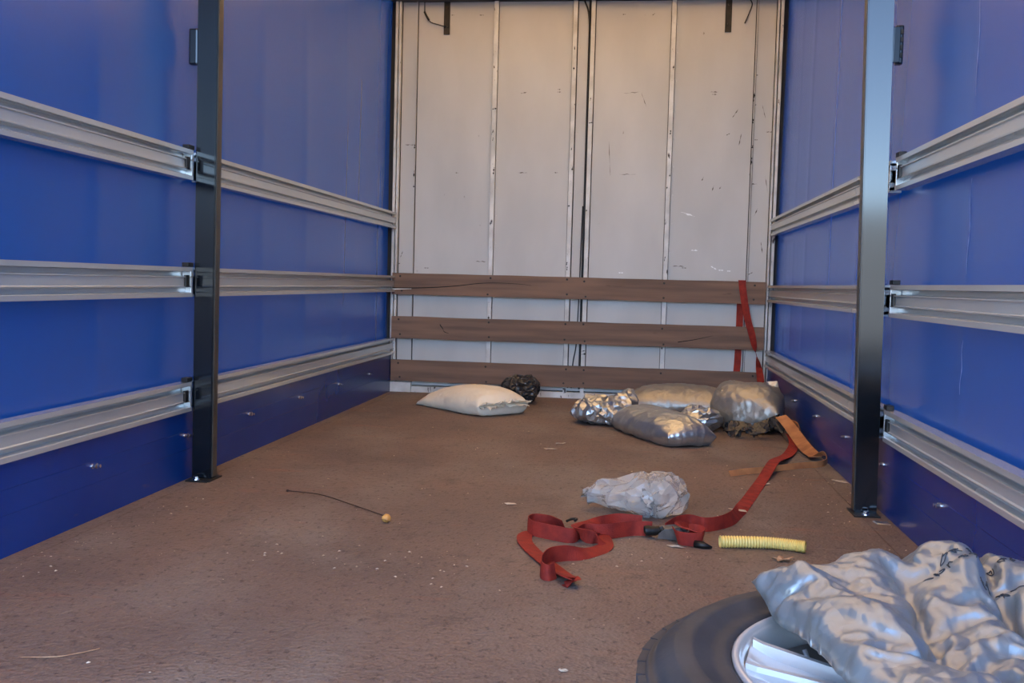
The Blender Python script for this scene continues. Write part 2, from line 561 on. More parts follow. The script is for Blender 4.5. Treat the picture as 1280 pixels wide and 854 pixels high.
# ------------------------------------------------------------------ galvanised side rails
PROF = [(0.0, 0.0), (0.0, 0.014), (0.004, 0.0165), (0.024, 0.0185), (0.024, 0.030), (0.002, 0.034), (0.001, 0.0375), (0.007, 0.040), (0.007, 0.067), (0.001, 0.069), (0.001, 0.0725), (0.036, 0.075), (0.036, 0.088),
        (0.002, 0.090), (0.0, 0.091), (0.0, 0.1055), (0.040, 0.1055), (0.040, 0.102), (0.040, 0.0)]
RZ = [(0.2525, 'bottom'), (0.6635, 'middle'), (1.078, 'top')]
for side, sgn, xin in (('left', 1, 0.024), ('right', -1, W - 0.024)):
    for (y0, y1, where) in ((Y0 + 0.02, PY - 0.012, 'near the camera'), (PY + 0.062, 5.93, 'beyond the post')):
        for z, lev in RZ:
            e = empty('side_rail', (xin, (y0 + y1) / 2, z))
            tag(e, '%s galvanised rail on the %s curtain, %s' % ({'bottom': 'lowest', 'middle': 'middle', 'top': 'uppermost'}[lev], side,
                'on the near side of the black post' if y0 < 1 else 'between the black post and back wall'), 'rail', 'galvanised side rails')
            pr = [(xin - sgn * d, z + h) for d, h in PROF]
            if y0 < 1: pass
            child_of(link('rail_profile', prism_y('rail_profile', pr, y0, y1), 'galv'), e)
            # clip at the end that meets the post
            ye = y1 if y0 < 1 else y0
            d0 = -1 if y0 < 1 else 1
            if y0 < 1:
                a, b_ = sorted((xin - sgn * 0.008, xin + sgn * 0.002))
                child_of(boxo('end_clip', 'iron', (a, b_, y1 - 0.055, y1 - 0.028, z + 0.036, z + 0.078), None, 0.002), e)
            a, b_ = sorted((xin - sgn * 0.034, xin - sgn * 0.001))
            child_of(boxo('end_hook', 'galv', (a, b_, min(ye, ye + d0 * 0.010), max(ye, ye + d0 * 0.010), z + 0.006, z + 0.098), None, 0.001), e)

# ------------------------------------------------------------------ posts
def post(side, sgn, xb0, xb1, xt0, xt1, label, rot):
    """column leaning slightly; x limits at the floor and at z = 1.7"""
    e = empty('support_post', ((xb0 + xb1) / 2, PY, 0))
    tag(e, label, 'post', 'pair of black side posts')
    zt = H - 0.01
    def xs_at(z):
        t = z / 1.70
        return xb0 + (xt0 - xb0) * t, xb1 + (xt1 - xb1) * t
    bm = bmesh.new()
    vv = []
    yy = math.tan(rot)
    ring = []
    for z in (0.006, zt):
        a, b = xs_at(z)
        w = b - a
        # rear face turned by rot about z; inward face; front face
        pts = [(a, PY + yy * w / 2), (b, PY - yy * w / 2), (b, PY + 0.048), (a, PY + 0.048)]
        ring.append([bm.verts.new((x, y, z)) for x, y in pts])
    for k in range(4):
        bm.faces.new((ring[0][k], ring[0][(k + 1) % 4], ring[1][(k + 1) % 4], ring[1][k]))
    bm.faces.new(ring[0]); bm.faces.new(ring[1])
    es = [ed for ed in bm.edges if abs(ed.verts[0].co.z - ed.verts[1].co.z) > 1]
    bmesh.ops.bevel(bm, geom=es, offset=0.003, segments=2, affect='EDGES')
    child_of(link('column', bm_mesh('column', bm), 'post'), e)
    # inner edge strip: the inward face's warm reflection, put in as lighter brown
    bm = bmesh.new()
    n = 2
    vs = []
    for z in (0.01, zt - .01):
        a, b = xs_at(z)
        xi = b if sgn > 0 else a
        for dx, dy in ((0, .008), (sgn * .0035, .008), (sgn * .0035, .044), (0, .044)):
            vs.append(bm.verts.new((xi + dx, PY + dy, z)))
    for k in range(4): bm.faces.new((vs[k], vs[(k + 1) % 4], vs[4 + (k + 1) % 4], vs[4 + k]))
    bm.faces.new(vs[:4]); bm.faces.new(vs[4:])
    child_of(link('edge_strip', bm_mesh('edge_strip', bm), 'post_edge'), e)
    # foot plate with bolt
    bm = bmesh.new()
    a, b = xb0 - .004, xb1 + .012
    if sgn < 0: a, b = xb0 - .012, xb1 + .004
    box(bm, a, b, PY - .045, PY + .075, 0.0, 0.006, .0015)
    fp = child_of(link('foot_plate', bm_mesh('foot_plate', bm), 'iron'), e)
    s = link('bolt', bolt_mesh(.010, .012, (0, 0, 1)), 'zinc'); s.location = ((xb0 + xb1) / 2 - .006, PY - .026, .006); child_of(s, e)
    # upper bracket: small latch box between post and curtain
    z0, z1 = 1.488, 1.615
    a, b = xs_at(1.55)
    xa, xb = (a - .034, a - .001) if sgn > 0 else (b + .001, b + .036)
    child_of(boxo('latch_bracket', 'post', (xa + (0.010 if sgn < 0 else .0), xb, PY + .004, PY + .030, z0, z1), None, .006), e)
    if sgn < 0:
        child_of(boxo('latch_plate', 'post', (xa, xa + .022, PY - .004, PY + .004, z0 + .004, z1 - .008), None, .002), e)
        for zz in (1.51, 1.535, 1.56, 1.585):
            child_of(boxo('latch_tooth', 'iron', (xa + .024, xa + .031, PY - .001, PY + .004, zz, zz + .014), None, .001), e)
    # rail sockets, one above each rail end
    for z, lev in RZ:
        a, b = xs_at(z)
        xw = 0.012 if sgn > 0 else W - 0.012
        xa, xb = sorted((xw - sgn * .012, xw + sgn * .012))
        child_of(boxo('rail_socket', 'iron', (xa, xb, PY - .048, PY - .004, z + .1065, z + .122), None, .002), e)
    return e
post('left', 1, .020, .092, .030, .104, 'black gloss steel post bolted to the floor against the left blue curtain', 0.0)
post('right', -1, 2.352, 2.421, 2.319, 2.399, 'black gloss steel post reflecting sky, bolted down against the right blue curtain', math.radians(9))

# ------------------------------------------------------------------ back wall
wb = empty('wall_back', (W / 2, D, 0)); tag(wb, kind='structure')
ZT = 2.556
def wpart(name, m, b, bev=0.0): return child_of(boxo(name, m, b, None, bev), wb)
wpart('backing_sheet', 'seam', (-.14, W + .14, D + .006, D + .03, 0, H))
for x0, x1 in ((.032, .122), (.137, .633), (.668, 1.144), (1.181, 1.246), (1.294, 1.768), (1.803, 2.294), (2.310, 2.419)):
    wpart('panel', 'white', (x0, x1, D, D + .006, .045, ZT), .001)
def batten(x0, x1, rivets=True, yb=D - .022):
    b = wpart('batten', 'batten', (x0, x1, yb, D + .004, .05, ZT), .003)
    return b
BT = [(.636, .665), (1.147, 1.175), (1.262, 1.289), (1.771, 1.800)]
for a, b in BT: batten(a, b)
for a, b in ((.1225, .131), (2.299, 2.306)): wpart('edge_bead', 'white', (a, b, D - .012, D + .004, .05, ZT), .001)
for a, b in ((-.012, .006), (.012, .026), (2.424, 2.436), (2.443, 2.462)): wpart('corner_post', 'batten', (a, b, D - .03, D + .004, .0, ZT), .003)
rv = bmesh.new(); bmesh.ops.create_icosphere(rv, subdivisions=1, radius=.0045)
for v in rv.verts: v.co.y *= .5
rv = bm_mesh('rivet', rv, True); rv.materials.append(MT['batten'])
for x, y in ((.650, D - .023), (1.161, D - .023), (1.275, D - .023), (1.785, D - .023), (1.194, D), (1.232, D), (.680, D), (1.815, D)):
    for k in range(13):
        z = .25 + k * .18 + (.03 if x in (1.194, .680) else 0)
        r_ = link('rivet', rv, None); r_.location = (x, y, z); child_of(r_, wb)
wpart('header_beam', 'header', (-.04, W + .04, D - .05, D + .01, ZT, H))
# sill
wpart('sill_bar', 'batten', (.14, 2.44, D - .035, D + .004, 0, .040), .002)
wpart('sill_block', 'batten', (-.01, .138, D - .045, D + .004, 0, .066), .002)
wpart('sill_ledge', 'white', (.16, 2.44, D - .014, D + .002, .048, .064), .001)
for x in (1.15, 1.262, 1.775): wpart('sill_lug', 'batten', (x, x + .025, D - .036, D, .038, .066), .001)
# scratches, dents and chips that the photo shows on the panels (x, z, length, angle, width)
def mark(name, m, x, z, L_, ang, wd, y=D - .0006):
    n = 6
    vs, fs = [], []
    for k in range(n + 1):
        t = k / n - .5
        q = math.sin(math.pi * (k + .35) / (n + .7))
        dx, dz = math.cos(ang) * L_ * t, math.sin(ang) * L_ * t + .022 * L_ * math.sin(k * 2.3 + x * 9)
        nx, nz = -math.sin(ang), math.cos(ang)
        h = wd * q * (.6 + .5 * math.sin(k * 1.7 + z * 7)) / 2
        vs += [(x + dx + nx * h, y, z + dz + nz * h), (x + dx - nx * h, y, z + dz - nz * h)]
    for k in range(n): fs.append((2 * k, 2 * k + 1, 2 * k + 3, 2 * k + 2))
    return child_of(link(name, mesh(name, vs, fs), m), wb)
for x, z, L_, a in [(0.550,2.471,0.031,0),(0.360,2.472,0.021,0),(0.840,1.974,0.042,0.2),(1.069,1.980,0.026,0),(1.068,1.996,0.021,0),(0.090,1.633,0.063,0),(0.131,1.482,0.052,1.5),(0.410,1.454,0.021,0),(0.844,1.460,0.063,0),(1.063,1.463,0.026,0),(1.469,2.470,0.021,0),(1.656,2.469,0.021,0.6),(1.406,1.559,0.230,-1.5),(1.522,1.458,0.110,0),(1.536,1.977,0.104,0.1),(1.613,1.931,0.094,-1.2),(2.054,1.983,0.047,0),(2.055,1.968,0.031,0),(2.189,1.849,0.063,1),(2.149,1.718,0.026,0.5),(2.313,2.089,0.021,0),(2.310,1.904,0.016,0),(2.366,1.860,0.084,-1.3),(2.324,1.685,0.021,0),(2.320,1.408,0.042,0),(2.067,1.375,0.042,1.3),(2.112,1.380,0.021,1),(2.225,1.684,0.073,1.4),(2.000,1.434,0.031,1.2),(2.406,1.735,0.042,0),(2.399,1.410,0.104,-1.4),(2.342,1.232,0.052,1.2),(0.584,0.877,0.068,0),(0.051,0.912,0.042,1.2),(0.031,0.848,0.026,0.5),(0.221,0.826,0.031,0),(1.868,0.877,0.073,0),(1.904,0.867,0.031,0),(2.386,1.006,0.073,-1.4),(2.323,0.842,0.031,0.5)]:
    mark('scratch', 'scratch', x, z, L_, a, .0075 if L_ < .08 else .0045)
for x, z, L_, a in [(1.917,1.210,0.094,-0.3),(1.966,0.981,0.042,0),(2.091,0.872,0.042,-0.5),(2.137,0.858,0.031,0),(1.502,0.826,0.031,0),(2.187,0.854,0.021,0)]:
    mark('dent', 'dent', x, z, L_, a, .012)
# dark chips knocked out of the battens
for bx in (.650, 1.161, 1.275, 1.785):
    for k in range(6):
        z = R.choice((.30, .58, .92, 1.2, 1.45, 1.7, 1.95, 2.2)) + R.uniform(-.09, .09)
        mark('paint_chip', 'seam', bx + R.uniform(-.009, .009), z, R.uniform(.012, .034), R.choice((1.5, 1.4, .2)), R.uniform(.006, .014), D - .0228)
for x, z, L_ in ((2.2995, 1.95, .06), (2.2995, 1.80, .03), (2.2995, 1.55, .05), (2.302, 1.64, .02), (.127, 1.44, .05), (.127, 1.62, .03), (.127, 1.36, .02)):
    mark('paint_chip', 'seam', x, z, L_, 1.5, .012, D - .0125)

# two dark strap plates hanging at the top of the back wall
def strap_plate(x0, x1, z0, lab):
    e = empty('strap_plate', ((x0 + x1) / 2, D - .005, z0))
    tag(e, lab, 'bracket', 'dark strap plates on the back wall')
    child_of(boxo('plate', 'iron', (x0, x1, D - .006, D - .0005, z0, 2.5555), None, .001), e)
    for z in (z0 + .05, z0 + .17):
        s = link('bolt', bolt_mesh(.007, .008, (0, -1, 0)), 'iron'); s.location = ((x0 + x1) / 2, D - .006, z); child_of(s, e)
    return e
strap_plate(.303, .343, 2.347, 'dark iron strap plate with a looped wire at the upper left of the white wall')
strap_plate(2.104, 2.144, 2.355, 'dark iron strap plate at the upper right of the white wall')
o = link('wire', tube('wire', catmull([(.174, D - .006, 2.556), (.175, D - .008, 2.505), (.176, D - .010, 2.482), (.200, D - .012, 2.445), (.220, D - .008, 2.424), (.268, D - .010, 2.409), (.300, D - .012, 2.399), (.316, D - .013, 2.400)], 5), .0032, 6), 'cable')
tag(o, 'thin dark wire looping to the upper left strap plate', 'wire')
c = link('connector', tube('connector', [(.174, D - .012, 2.492), (.190, D - .014, 2.462), (.206, D - .014, 2.437)], .007, 8), 'cable', o)
o = link('wire', tube('wire', catmull([(2.254, D - .006, 2.556), (2.266, D - .008, 2.524), (2.248, D - .010, 2.466), (2.225, D - .008, 2.409)], 5), .0038, 6), 'cable')
tag(o, 'short black wire end poking down right of the upper right strap plate', 'wire')
# black cable down the middle
ca = link('cable', tube('cable', catmull([(1.217, D - .006, 2.556), (1.247, D - .008, 2.455), (1.2535, D - .008, 2.2), (1.2535, D - .010, 1.55), (1.256, D - .010, 1.0), (1.2555, D - .010, .67), (1.254, D - .010, .35), (1.2535, D - .010, .06)], 10), .0052, 8), 'cable')
tag(ca, 'black cable running down the centre joint of the white wall', 'cable')
cb = link('cable', tube('cable', catmull([(1.243, D - .006, 1.25), (1.240, D - .008, 1.0), (1.236, D - .010, .67), (1.228, D - .010, .36), (1.210, D - .010, .23), (1.203, D - .008, .06)], 10), .0036, 8), 'cable')
tag(cb, 'thinner black cable slanting away beside the centre joint behind the boards', 'cable')

# ------------------------------------------------------------------ wooden boards across the back wall
screw = bolt_mesh(.005, .003, (0, -1, 0)); screw.materials.append(MT['iron'])
def board(z0, z1, lab, seed):
    yb = D - .054
    e = empty('wooden_board', (1.2, yb, z0)); tag(e, lab, 'board', 'boards across the back wall')
    n = 60
    vs, fs = [], []
    for i in range(n + 1):
        x = .004 + (2.418 - .004) * i / n
        w0 = .003 * noise.noise(Vector((x * 3, seed, 0))); w1 = .003 * noise.noise(Vector((x * 3, seed, 5)))
        for y, z in ((yb, z0 + w0), (yb, z1 + w1), (yb + .026, z1 + w1), (yb + .026, z0 + w0)): vs.append((x, y, z))
    for i in range(n):
        for k in range(4): fs.append((4 * i + k, 4 * i + 4 + k, 4 * i + 4 + (k + 1) % 4, 4 * i + (k + 1) % 4))
    fs += [(0, 1, 2, 3), tuple(4 * n + k for k in (3, 2, 1, 0))]
    child_of(link('plank', mesh('plank', vs, fs), 'wood'), e)
    for x in (.06, .65, 1.16, 1.275, 1.785, 2.35):
        for z in (z0 + .022, z1 - .022):
            s = link('screw', screw, None); s.location = (x + R.uniform(-.01, .01), yb, z + R.uniform(-.008, .008)); child_of(s, e)
    return e, yb
b3, yb = board(.074, .214, 'lowest grey-brown wooden board across the white back wall, behind the bags', 1.0)
b2, yb = board(.357, .502, 'middle grey-brown wooden board across the white back wall', 4.0)
b1, yb = board(.648, .789, 'top wooden board across the white back wall, with a long crack at its left end', 7.0)
def strip_xz(name, pts, wd, m, y, parent):
    c = catmull([(x, y, z) for x, z in pts], 6)
    vs, fs = [], []
    n = len(c)
    for i, p in enumerate(c):
        h = wd * (1 - .85 * i / n) / 2
        vs += [(p[0], y, p[2] - h), (p[0], y, p[2] + h)]
    for i in range(n - 1): fs.append((2 * i, 2 * i + 2, 2 * i + 3, 2 * i + 1))
    return child_of(link(name, mesh(name, vs, fs), m), parent)
strip_xz('crack', [(.006, .688), (.155, .692), (.30, .700), (.437, .713), (.595, .734), (.72, .739), (.857, .735), (.93, .728)], .008, 'wood_dark', yb - .0006, b1)
strip_xz('split_gap', [(.006, .681), (.07, .683), (.135, .686)], .008, 'dent', yb - .0006, b1)
strip_xz('knot_mark', [(.33, .455), (.35, .43), (.36, .41), (.39, .40)], .012, 'wood_dark', yb - .0006, b2)
strip_xz('knot_mark', [(1.88, .392), (1.98, .41), (2.06, .43), (2.10, .44)], .006, 'wood_dark', yb - .0006, b2)

# ------------------------------------------------------------------ roof
rf = empty('ceiling', (W / 2, 3, H)); tag(rf, kind='structure')
child_of(boxo('roof_sheet', 'roof', (-.05, W + .05, Y0, 6.02, H + .012, H + .016)), rf)
for k in range(9): child_of(boxo('roof_bow', 'header', (-.04, W + .04, Y0 + .1 + k * .72, Y0 + .14 + k * .72, H - .02, H + .010), None, .004), rf)

# ------------------------------------------------------------------ red strap hung over the boards
yb = D - .054
hs = empty('red_strap', (2.30, yb, .10)); tag(hs, 'red webbing strap hanging over the wooden boards at the right of the white wall', 'strap')
def vribbon(name, keys, width, m, parent):
    """hanging webbing: keys (x, y, z, turn) where turn is the angle of its width about the vertical"""
    c = catmull([k[:3] for k in keys], 8); a = catmull([(k[3], 0, 0) for k in keys], 8)
    vs, fs = [], []
    for p, q in zip(c, a):
        q = math.radians(q[0])
        s = np.array((math.cos(q), math.sin(q), 0)); nn = np.array((-math.sin(q), math.cos(q), 0))
        for u, v in ((-1, -1), (1, -1), (1, 1), (-1, 1)): vs.append(np.array(p) + s * u * width / 2 + nn * v * .0013)
    n = len(c)
    for i in range(n - 1):
        for k in range(4): fs.append((4 * i + k, 4 * i + (k + 1) % 4, 4 * i + 4 + (k + 1) % 4, 4 * i + 4 + k))
    fs += [(3, 2, 1, 0), tuple(range(4 * n - 4, 4 * n))]
    return child_of(link(name, mesh(name, vs, fs), m), parent)
vribbon('webbing', [(2.268, yb - .005, .797, 0), (2.270, yb - .005, .76, 0), (2.287, yb - .007, .66, 5), (2.311, yb - .012, .548, 10), (2.338, yb - .016, .46, 14), (2.356, yb - .024, .385, 40), (2.368, yb - .036, .335, 86), (2.380, yb - .05, .28, 50), (2.392, yb - .07, .21, 14), (2.397, yb - .10, .15, 10), (2.396, yb - .16, .105, 30)], .045, 'red', hs)
vribbon('webbing', [(2.268, yb + .031, .797, 0), (2.264, yb + .031, .70, 0), (2.264, yb + .031, .50, 0), (2.262, yb + .031, .30, 0), (2.259, yb + .031, .215, 0)], .042, 'red', hs)
child_of(boxo('strap_fold', 'red', (2.246, 2.290, yb - .007, yb + .033, .7945, .7975), None, .001), hs)

# ------------------------------------------------------------------ long red ratchet strap on the floor
S1 = [(2.372, 4.46, 0.035, 20), (2.370, 4.36, 0.028, 20), (2.34, 4.152, 0.02, 25), (2.292, 3.995, 0.010, 5), (2.226, 3.79, 0.026, 3), (2.188, 3.665, .034, 2), (2.150, 3.53, .024, 2), (2.118, 3.43, 0.007, 2), (2.067, 3.233, 0.004, 5), (2.019, 3.039, 0.004, 10), (1.984, 2.897, 0.008, 15), (1.956, 2.777, 0.012, 50), (1.924, 2.656, 0.02, 70), (1.88, 2.581, 0.02, 80), (1.829, 2.54, 0.022, 82), (1.786, 2.564, 0.024, 88), (1.743, 2.522, 0.024, 90), (1.712, 2.45, 0.020, 80)]
S2 = [(1.67, 2.450, 0.022, 85), (1.61, 2.439, 0.022, 85), (1.552, 2.389, 0.024, 80), (1.513, 2.37, 0.024, 75), (1.471, 2.371, 0.026, 100), (1.441, 2.315, 0.022, 90), (1.382, 2.33, 0.024, 90), (1.325, 2.365, 0.024, 88), (1.301, 2.411, 0.026, 88), (1.316, 2.455, 0.026, 86), (1.366, 2.446, 0.026, 80), (1.41, 2.406, 0.026, 60)]
S3 = [(1.640, 2.53, 0.02, 80), (1.573, 2.524, 0.024, 75), (1.533, 2.494, 0.024, 70), (1.494, 2.437, 0.028, 30), (1.463, 2.384, 0.032, 20), (1.454, 2.326, 0.034, 40), (1.492, 2.316, 0.02, 80), (1.51, 2.317, 0.016, 70), (1.525, 2.302, 0.016, 40), (1.537, 2.281, 0.006, 5)]
S4 = [(1.489, 2.369, 0.03, 8), (1.523, 2.366, 0.016, 6), (1.537, 2.291, 0.008, 5), (1.525, 2.244, 0.006, 15), (1.502, 2.205, 0.006, 25), (1.471, 2.152, 0.012, 60), (1.43, 2.122, 0.022, 88), (1.394, 2.083, 0.024, 90), (1.38, 2.011, 0.024, 92), (1.385, 1.953, 0.022, 92), (1.403, 1.936, 0.02, 95), (1.419, 1.954, 0.024, 95)]
S5 = [(1.37, 2.398, 0.004, 3), (1.323, 2.397, 0.004, 3), (1.3, 2.363, 0.004, 2), (1.306, 2.29, 0.004, 2), (1.336, 2.201, 0.004, 2), (1.376, 2.105, 0.006, 2), (1.414, 2.026, 0.007, 4), (1.442, 1.957, 0.014, 10), (1.461, 1.907, 0.022, 10), (1.467, 1.901, 0.014, 40), (1.457, 1.919, 0.004, 10)]
rs = empty('ratchet_strap', (1.73, 2.42, 0)); tag(rs, 'long red ratchet strap trailing across the floor into a tangled heap with its ratchet', 'strap')
for k in (S1, S2, S3, S4, S5): child_of(link('webbing', ribbon('webbing', k, .044), 'red'), rs)
# the webbing wound round the ratchet
for k in ([(1.735, 2.40, .030, 60), (1.742, 2.365, .022, 75), (1.770, 2.352, .020, 85), (1.795, 2.352, .022, 85), (1.812, 2.362, .026, 80), (1.815, 2.385, .030, 75), (1.798, 2.40, .034, 60), (1.775, 2.395, .040, 40)],
          [(1.775, 2.46, .022, 80), (1.762, 2.435, .034, 60), (1.752, 2.41, .044, 30), (1.765, 2.385, .046, 15), (1.790, 2.372, .040, 20), (1.806, 2.368, .030, 40)]):
    child_of(link('webbing', ribbon('webbing', k, .042), 'red'), rs)
# ratchet: two side plates, spindle, handle grip
bm = bmesh.new()
for dy in (-.022, .022):
    pts = [(-.044, .008), (-.040, .022), (-.026, .033), (-.006, .038), (.018, .040), (.036, .037), (.049, .028), (.052, .016), (.045, .006), (.0, .004)]
    a_ = [bm.verts.new((x, dy - .0015, z)) for x, z in pts]; b_ = [bm.verts.new((x, dy + .0015, z)) for x, z in pts]
    bm.faces.new(a_); bm.faces.new(b_)
    for i in range(len(pts)): bm.faces.new((a_[i], a_[(i + 1) % 10], b_[(i + 1) % 10], b_[i]))
box(bm, -.024, .026, -.022, .022, .031, .036, .001)
fr = link('ratchet_frame', bm_mesh('ratchet_frame', bm), 'ratchet'); fr.location = (1.725, 2.425, 0); fr.rotation_euler.z = math.radians(8); child_of(fr, rs)
sp = link('spindle', tube('spindle', [(0, -.032, .024), (0, .032, .024)], .013, 14), 'ratchet'); sp.location = (1.748, 2.428, 0); sp.rotation_euler.z = .14; child_of(sp, rs)
hd = link('handle_grip', tube('handle_grip', catmull([(1.645, 2.425, .020), (1.655, 2.425, .022), (1.675, 2.427, .022), (1.692, 2.430, .026)], 5), .016, 12, rad=[.006, .011, .014, .0155, .016, .016, .016, .0155, .015, .015, .015, .014, .013, .013, .012, .012]), 'iron'); child_of(hd, rs)
bl = link('black_end', tube('black_end', [(1.790, 2.350, .010), (1.812, 2.340, .010), (1.838, 2.334, .006)], .008, 8, rad=[.011, .011, .003]), 'iron'); child_of(bl, rs)
bc = link('wire_hook', tube('wire_hook', catmull([(1.415, 2.43, .036), (1.43, 2.445, .04), (1.445, 2.44, .042), (1.44, 2.425, .04)], 4), .004, 6), 'iron'); child_of(bc, rs)

# ------------------------------------------------------------------ tan strap by the right side
ts = empty('tan_strap', (2.40, 4.0, 0)); tag(ts, 'tan webbing strap curling beside the right kick board below the silver bag', 'strap')
T1 = [(2.338, 4.545, 0.115, -15), (2.352, 4.51, 0.100, -20), (2.372, 4.44, 0.075, -25), (2.386, 4.31, 0.046, -28), (2.394, 4.12, 0.026, -25), (2.400, 3.99, 0.022, -15), (2.403, 3.93, .020, -5)]
T2 = [(2.395, 3.97, 0.014, 0), (2.418, 3.93, 0.030, 20), (2.428, 3.86, 0.046, 60), (2.426, 3.80, 0.026, 85), (2.389, 3.746, 0.020, 86), (2.3, 3.696, 0.018, 80), (2.156, 3.585, 0.016, 78), (2.053, 3.517, 0.014, 70), (1.993, 3.477, 0.010, 60)]
child_of(link('webbing', ribbon('webbing', T1, .055), 'tan'), ts)
child_of(link('webbing', ribbon('webbing', T2, .025), 'tan'), ts)
T3 = [(2.350, 4.54, .105, 10), (2.385, 4.52, .100, 20), (2.410, 4.44, .085, 60), (2.404, 4.37, .06, 80)]
child_of(link('webbing', ribbon('webbing', T3, .036), 'tan'), ts)

# ------------------------------------------------------------------ yellow corrugated hose
def hose():
    path = catmull([(1.862, 2.362, .0175), (1.931, 2.374, .0175), (2.0, 2.380, .0175), (2.054, 2.372, .0175), (2.100, 2.356, .0175)], 34)
    rad = [.0175 if (i // 2) % 2 == 0 else .0148 for i in range(len(path))]
    n = len(path)
    pts = [Vector(p) for p in path]
    vs, fs, seg = [], [], 20
    def ring(p, t, r):
        a = Vector((0, 0, 1)); b = t.cross(a).normalized(); a = b.cross(t)
        for k in range(seg):
            q = 2 * math.pi * k / seg
            vs.append(p + (a * math.cos(q) + b * math.sin(q)) * r)
    order = [(i, rad[i]) for i in range(n)] + [(n - 1, .0132)] + [(i, .0132) for i in range(n - 2, -1, -6)] + [(0, .0132)]
    for i, r in order:
        ring(pts[i], (pts[min(i + 1, n - 1)] - pts[max(i - 1, 0)]).normalized(), r)
    m = len(order)
    for i in range(m):
        for k in range(seg):
            a, b = i * seg, ((i + 1) % m) * seg
            fs.append((a + k, a + (k + 1) % seg, b + (k + 1) % seg, b + k))
    return mesh('corrugated_hose', vs, fs, True)
tag(link('corrugated_hose', hose(), 'hose'), 'short piece of yellow corrugated hose lying on the brown floor', 'hose')

# ------------------------------------------------------------------ twig, bud, leaf, scraps
o = link('twig', tube('twig', catmull([(.425, 2.782, .004), (.559, 2.723, .010), (.703, 2.610, .008), (.840, 2.500, .004)], 8), .0018, 6), 'twig')
tag(o, 'thin dark bent twig lying on the floor beside a yellow bud', 'twig')
child_tip = link('knob', lathe('knob', [(0, 0), (.004, .001), (.005, .004), (.004, .007), (0, .008)], 10), 'twig', o); child_tip.location = (.423, 2.783, .0)
bd = empty('dried_bud', (.862, 2.437, 0)); tag(bd, 'small round yellow dried bud at the end of the dark twig', 'seed pod')
bm = bmesh.new(); bmesh.ops.create_icosphere(bm, subdivisions=3, radius=.0135)
for v in bm.verts:
    v.co *= 1 + .10 * noise.noise(v.co * 120) + .08 * math.cos(5 * math.atan2(v.co.y, v.co.x))
    v.co.z = v.co.z * .95 + .0125
x_ = link('pod', bm_mesh('pod', bm, True), 'ball'); x_.location = bd.location; child_of(x_, bd)
x_ = link('petal', ribbon('petal', [(.852, 2.424, .013, 30), (.860, 2.420, .014, 20), (.872, 2.422, .010, 20), (.880, 2.424, .008, 10)], .008, .0015), 'ball'); child_of(x_, bd)
def leaf_mesh(L_, Wd, seed):
    vs, fs = [(0, 0, .004)], []
    n = 22
    for k in range(n):
        q = 2 * math.pi * k / n
        r = 1 - .42 * (.5 + .5 * math.cos(5 * q + seed)) + .1 * math.sin(3 * q)
        vs.append((math.cos(q) * r * L_, math.sin(q) * r * Wd, .002 + .010 * abs(math.sin(2 * q + seed)) * r))
    for k in range(n): fs.append((0, 1 + k, 1 + (k + 1) % n))
    vs2 = [(x, y, z - .0012) for x, y, z in vs]
    m = len(vs)
    fs += [(m + a, m + c, m + b) for a, b, c in fs[:n]]
    for k in range(n): fs.append((1 + k, m + 1 + k, m + 1 + (k + 1) % n, 1 + (k + 1) % n))
    return mesh('dry_leaf', vs + vs2, fs)
o = link('dry_leaf', leaf_mesh(.030, .020, 1.0), 'leaf'); o.location = (2.022, 2.255, .0005); tag(o, 'dry curled brown leaf on the floor just below the yellow hose', 'leaf')
st = link('stalk', tube('stalk', [(0, 0, .005), (.022, .004, .006), (.034, .010, .003)], .0014, 5), 'leaf', o)
for x, y, L_, a, lab in ((1.206, 2.766, .020, .2, 'pale paper scrap on the floor left of the clear plastic bag'),
                         (1.243, 3.916, .026, .1, 'pale scrap on the floor in front of the crumpled silver bag, the nearer of two'),
                         (1.277, 4.086, .024, .5, 'pale scrap on the floor in front of the crumpled silver bag, the farther of two'),
                         (2.112, 3.339, .024, .4, 'pale scrap on the floor under the trailing red strap'),
                         (2.415, 3.470, .030, -.7, 'pale scrap on the floor beside the right kick board before the post'),
                         (1.735, 2.335, .022, -.4, 'yellowish scrap on the floor just in front of the ratchet'),
                         (1.955, 2.800, .030, -.5, 'pale scrap lying on the fold of the red strap'),
                         (1.484, 1.361, .010, .0, 'small pale crumb on the open floor in front of the tyre')):
    n = 9
    rr = random.Random(int(x * 1000))
    vs = []
    for k in range(n):
        q = 2 * math.pi * k / n
        r = L_ * (.75 + .5 * rr.random())
        c_, s_ = math.cos(a), math.sin(a)
        px_, py_ = math.cos(q) * r, math.sin(q) * r * .38
        vs.append((px_ * c_ - py_ * s_, px_ * s_ + py_ * c_, .001 + rr.random() * .004))
    vs2 = [(p[0], p[1], p[2] + .0015) for p in vs]
    fs = [tuple(range(n))[::-1], tuple(range(n, 2 * n))] + [(k, (k + 1) % n, n + (k + 1) % n, n + k) for k in range(n)]
    o = link('scrap', mesh('scrap', vs + vs2, fs), 'chip'); o.location = (x, y, .012 if 'fold' in lab else 0)
    tag(o, lab, 'scrap', 'scraps of litter on the floor')
o = link('straw', tube('straw', catmull([(.447, 1.231, .002), (.513, 1.244, .003), (.546, 1.271, .003), (.570, 1.302, .002)], 6), .0010, 5), 'leaf'); tag(o, 'thin pale straw lying on the floor at the lower left', 'straw')
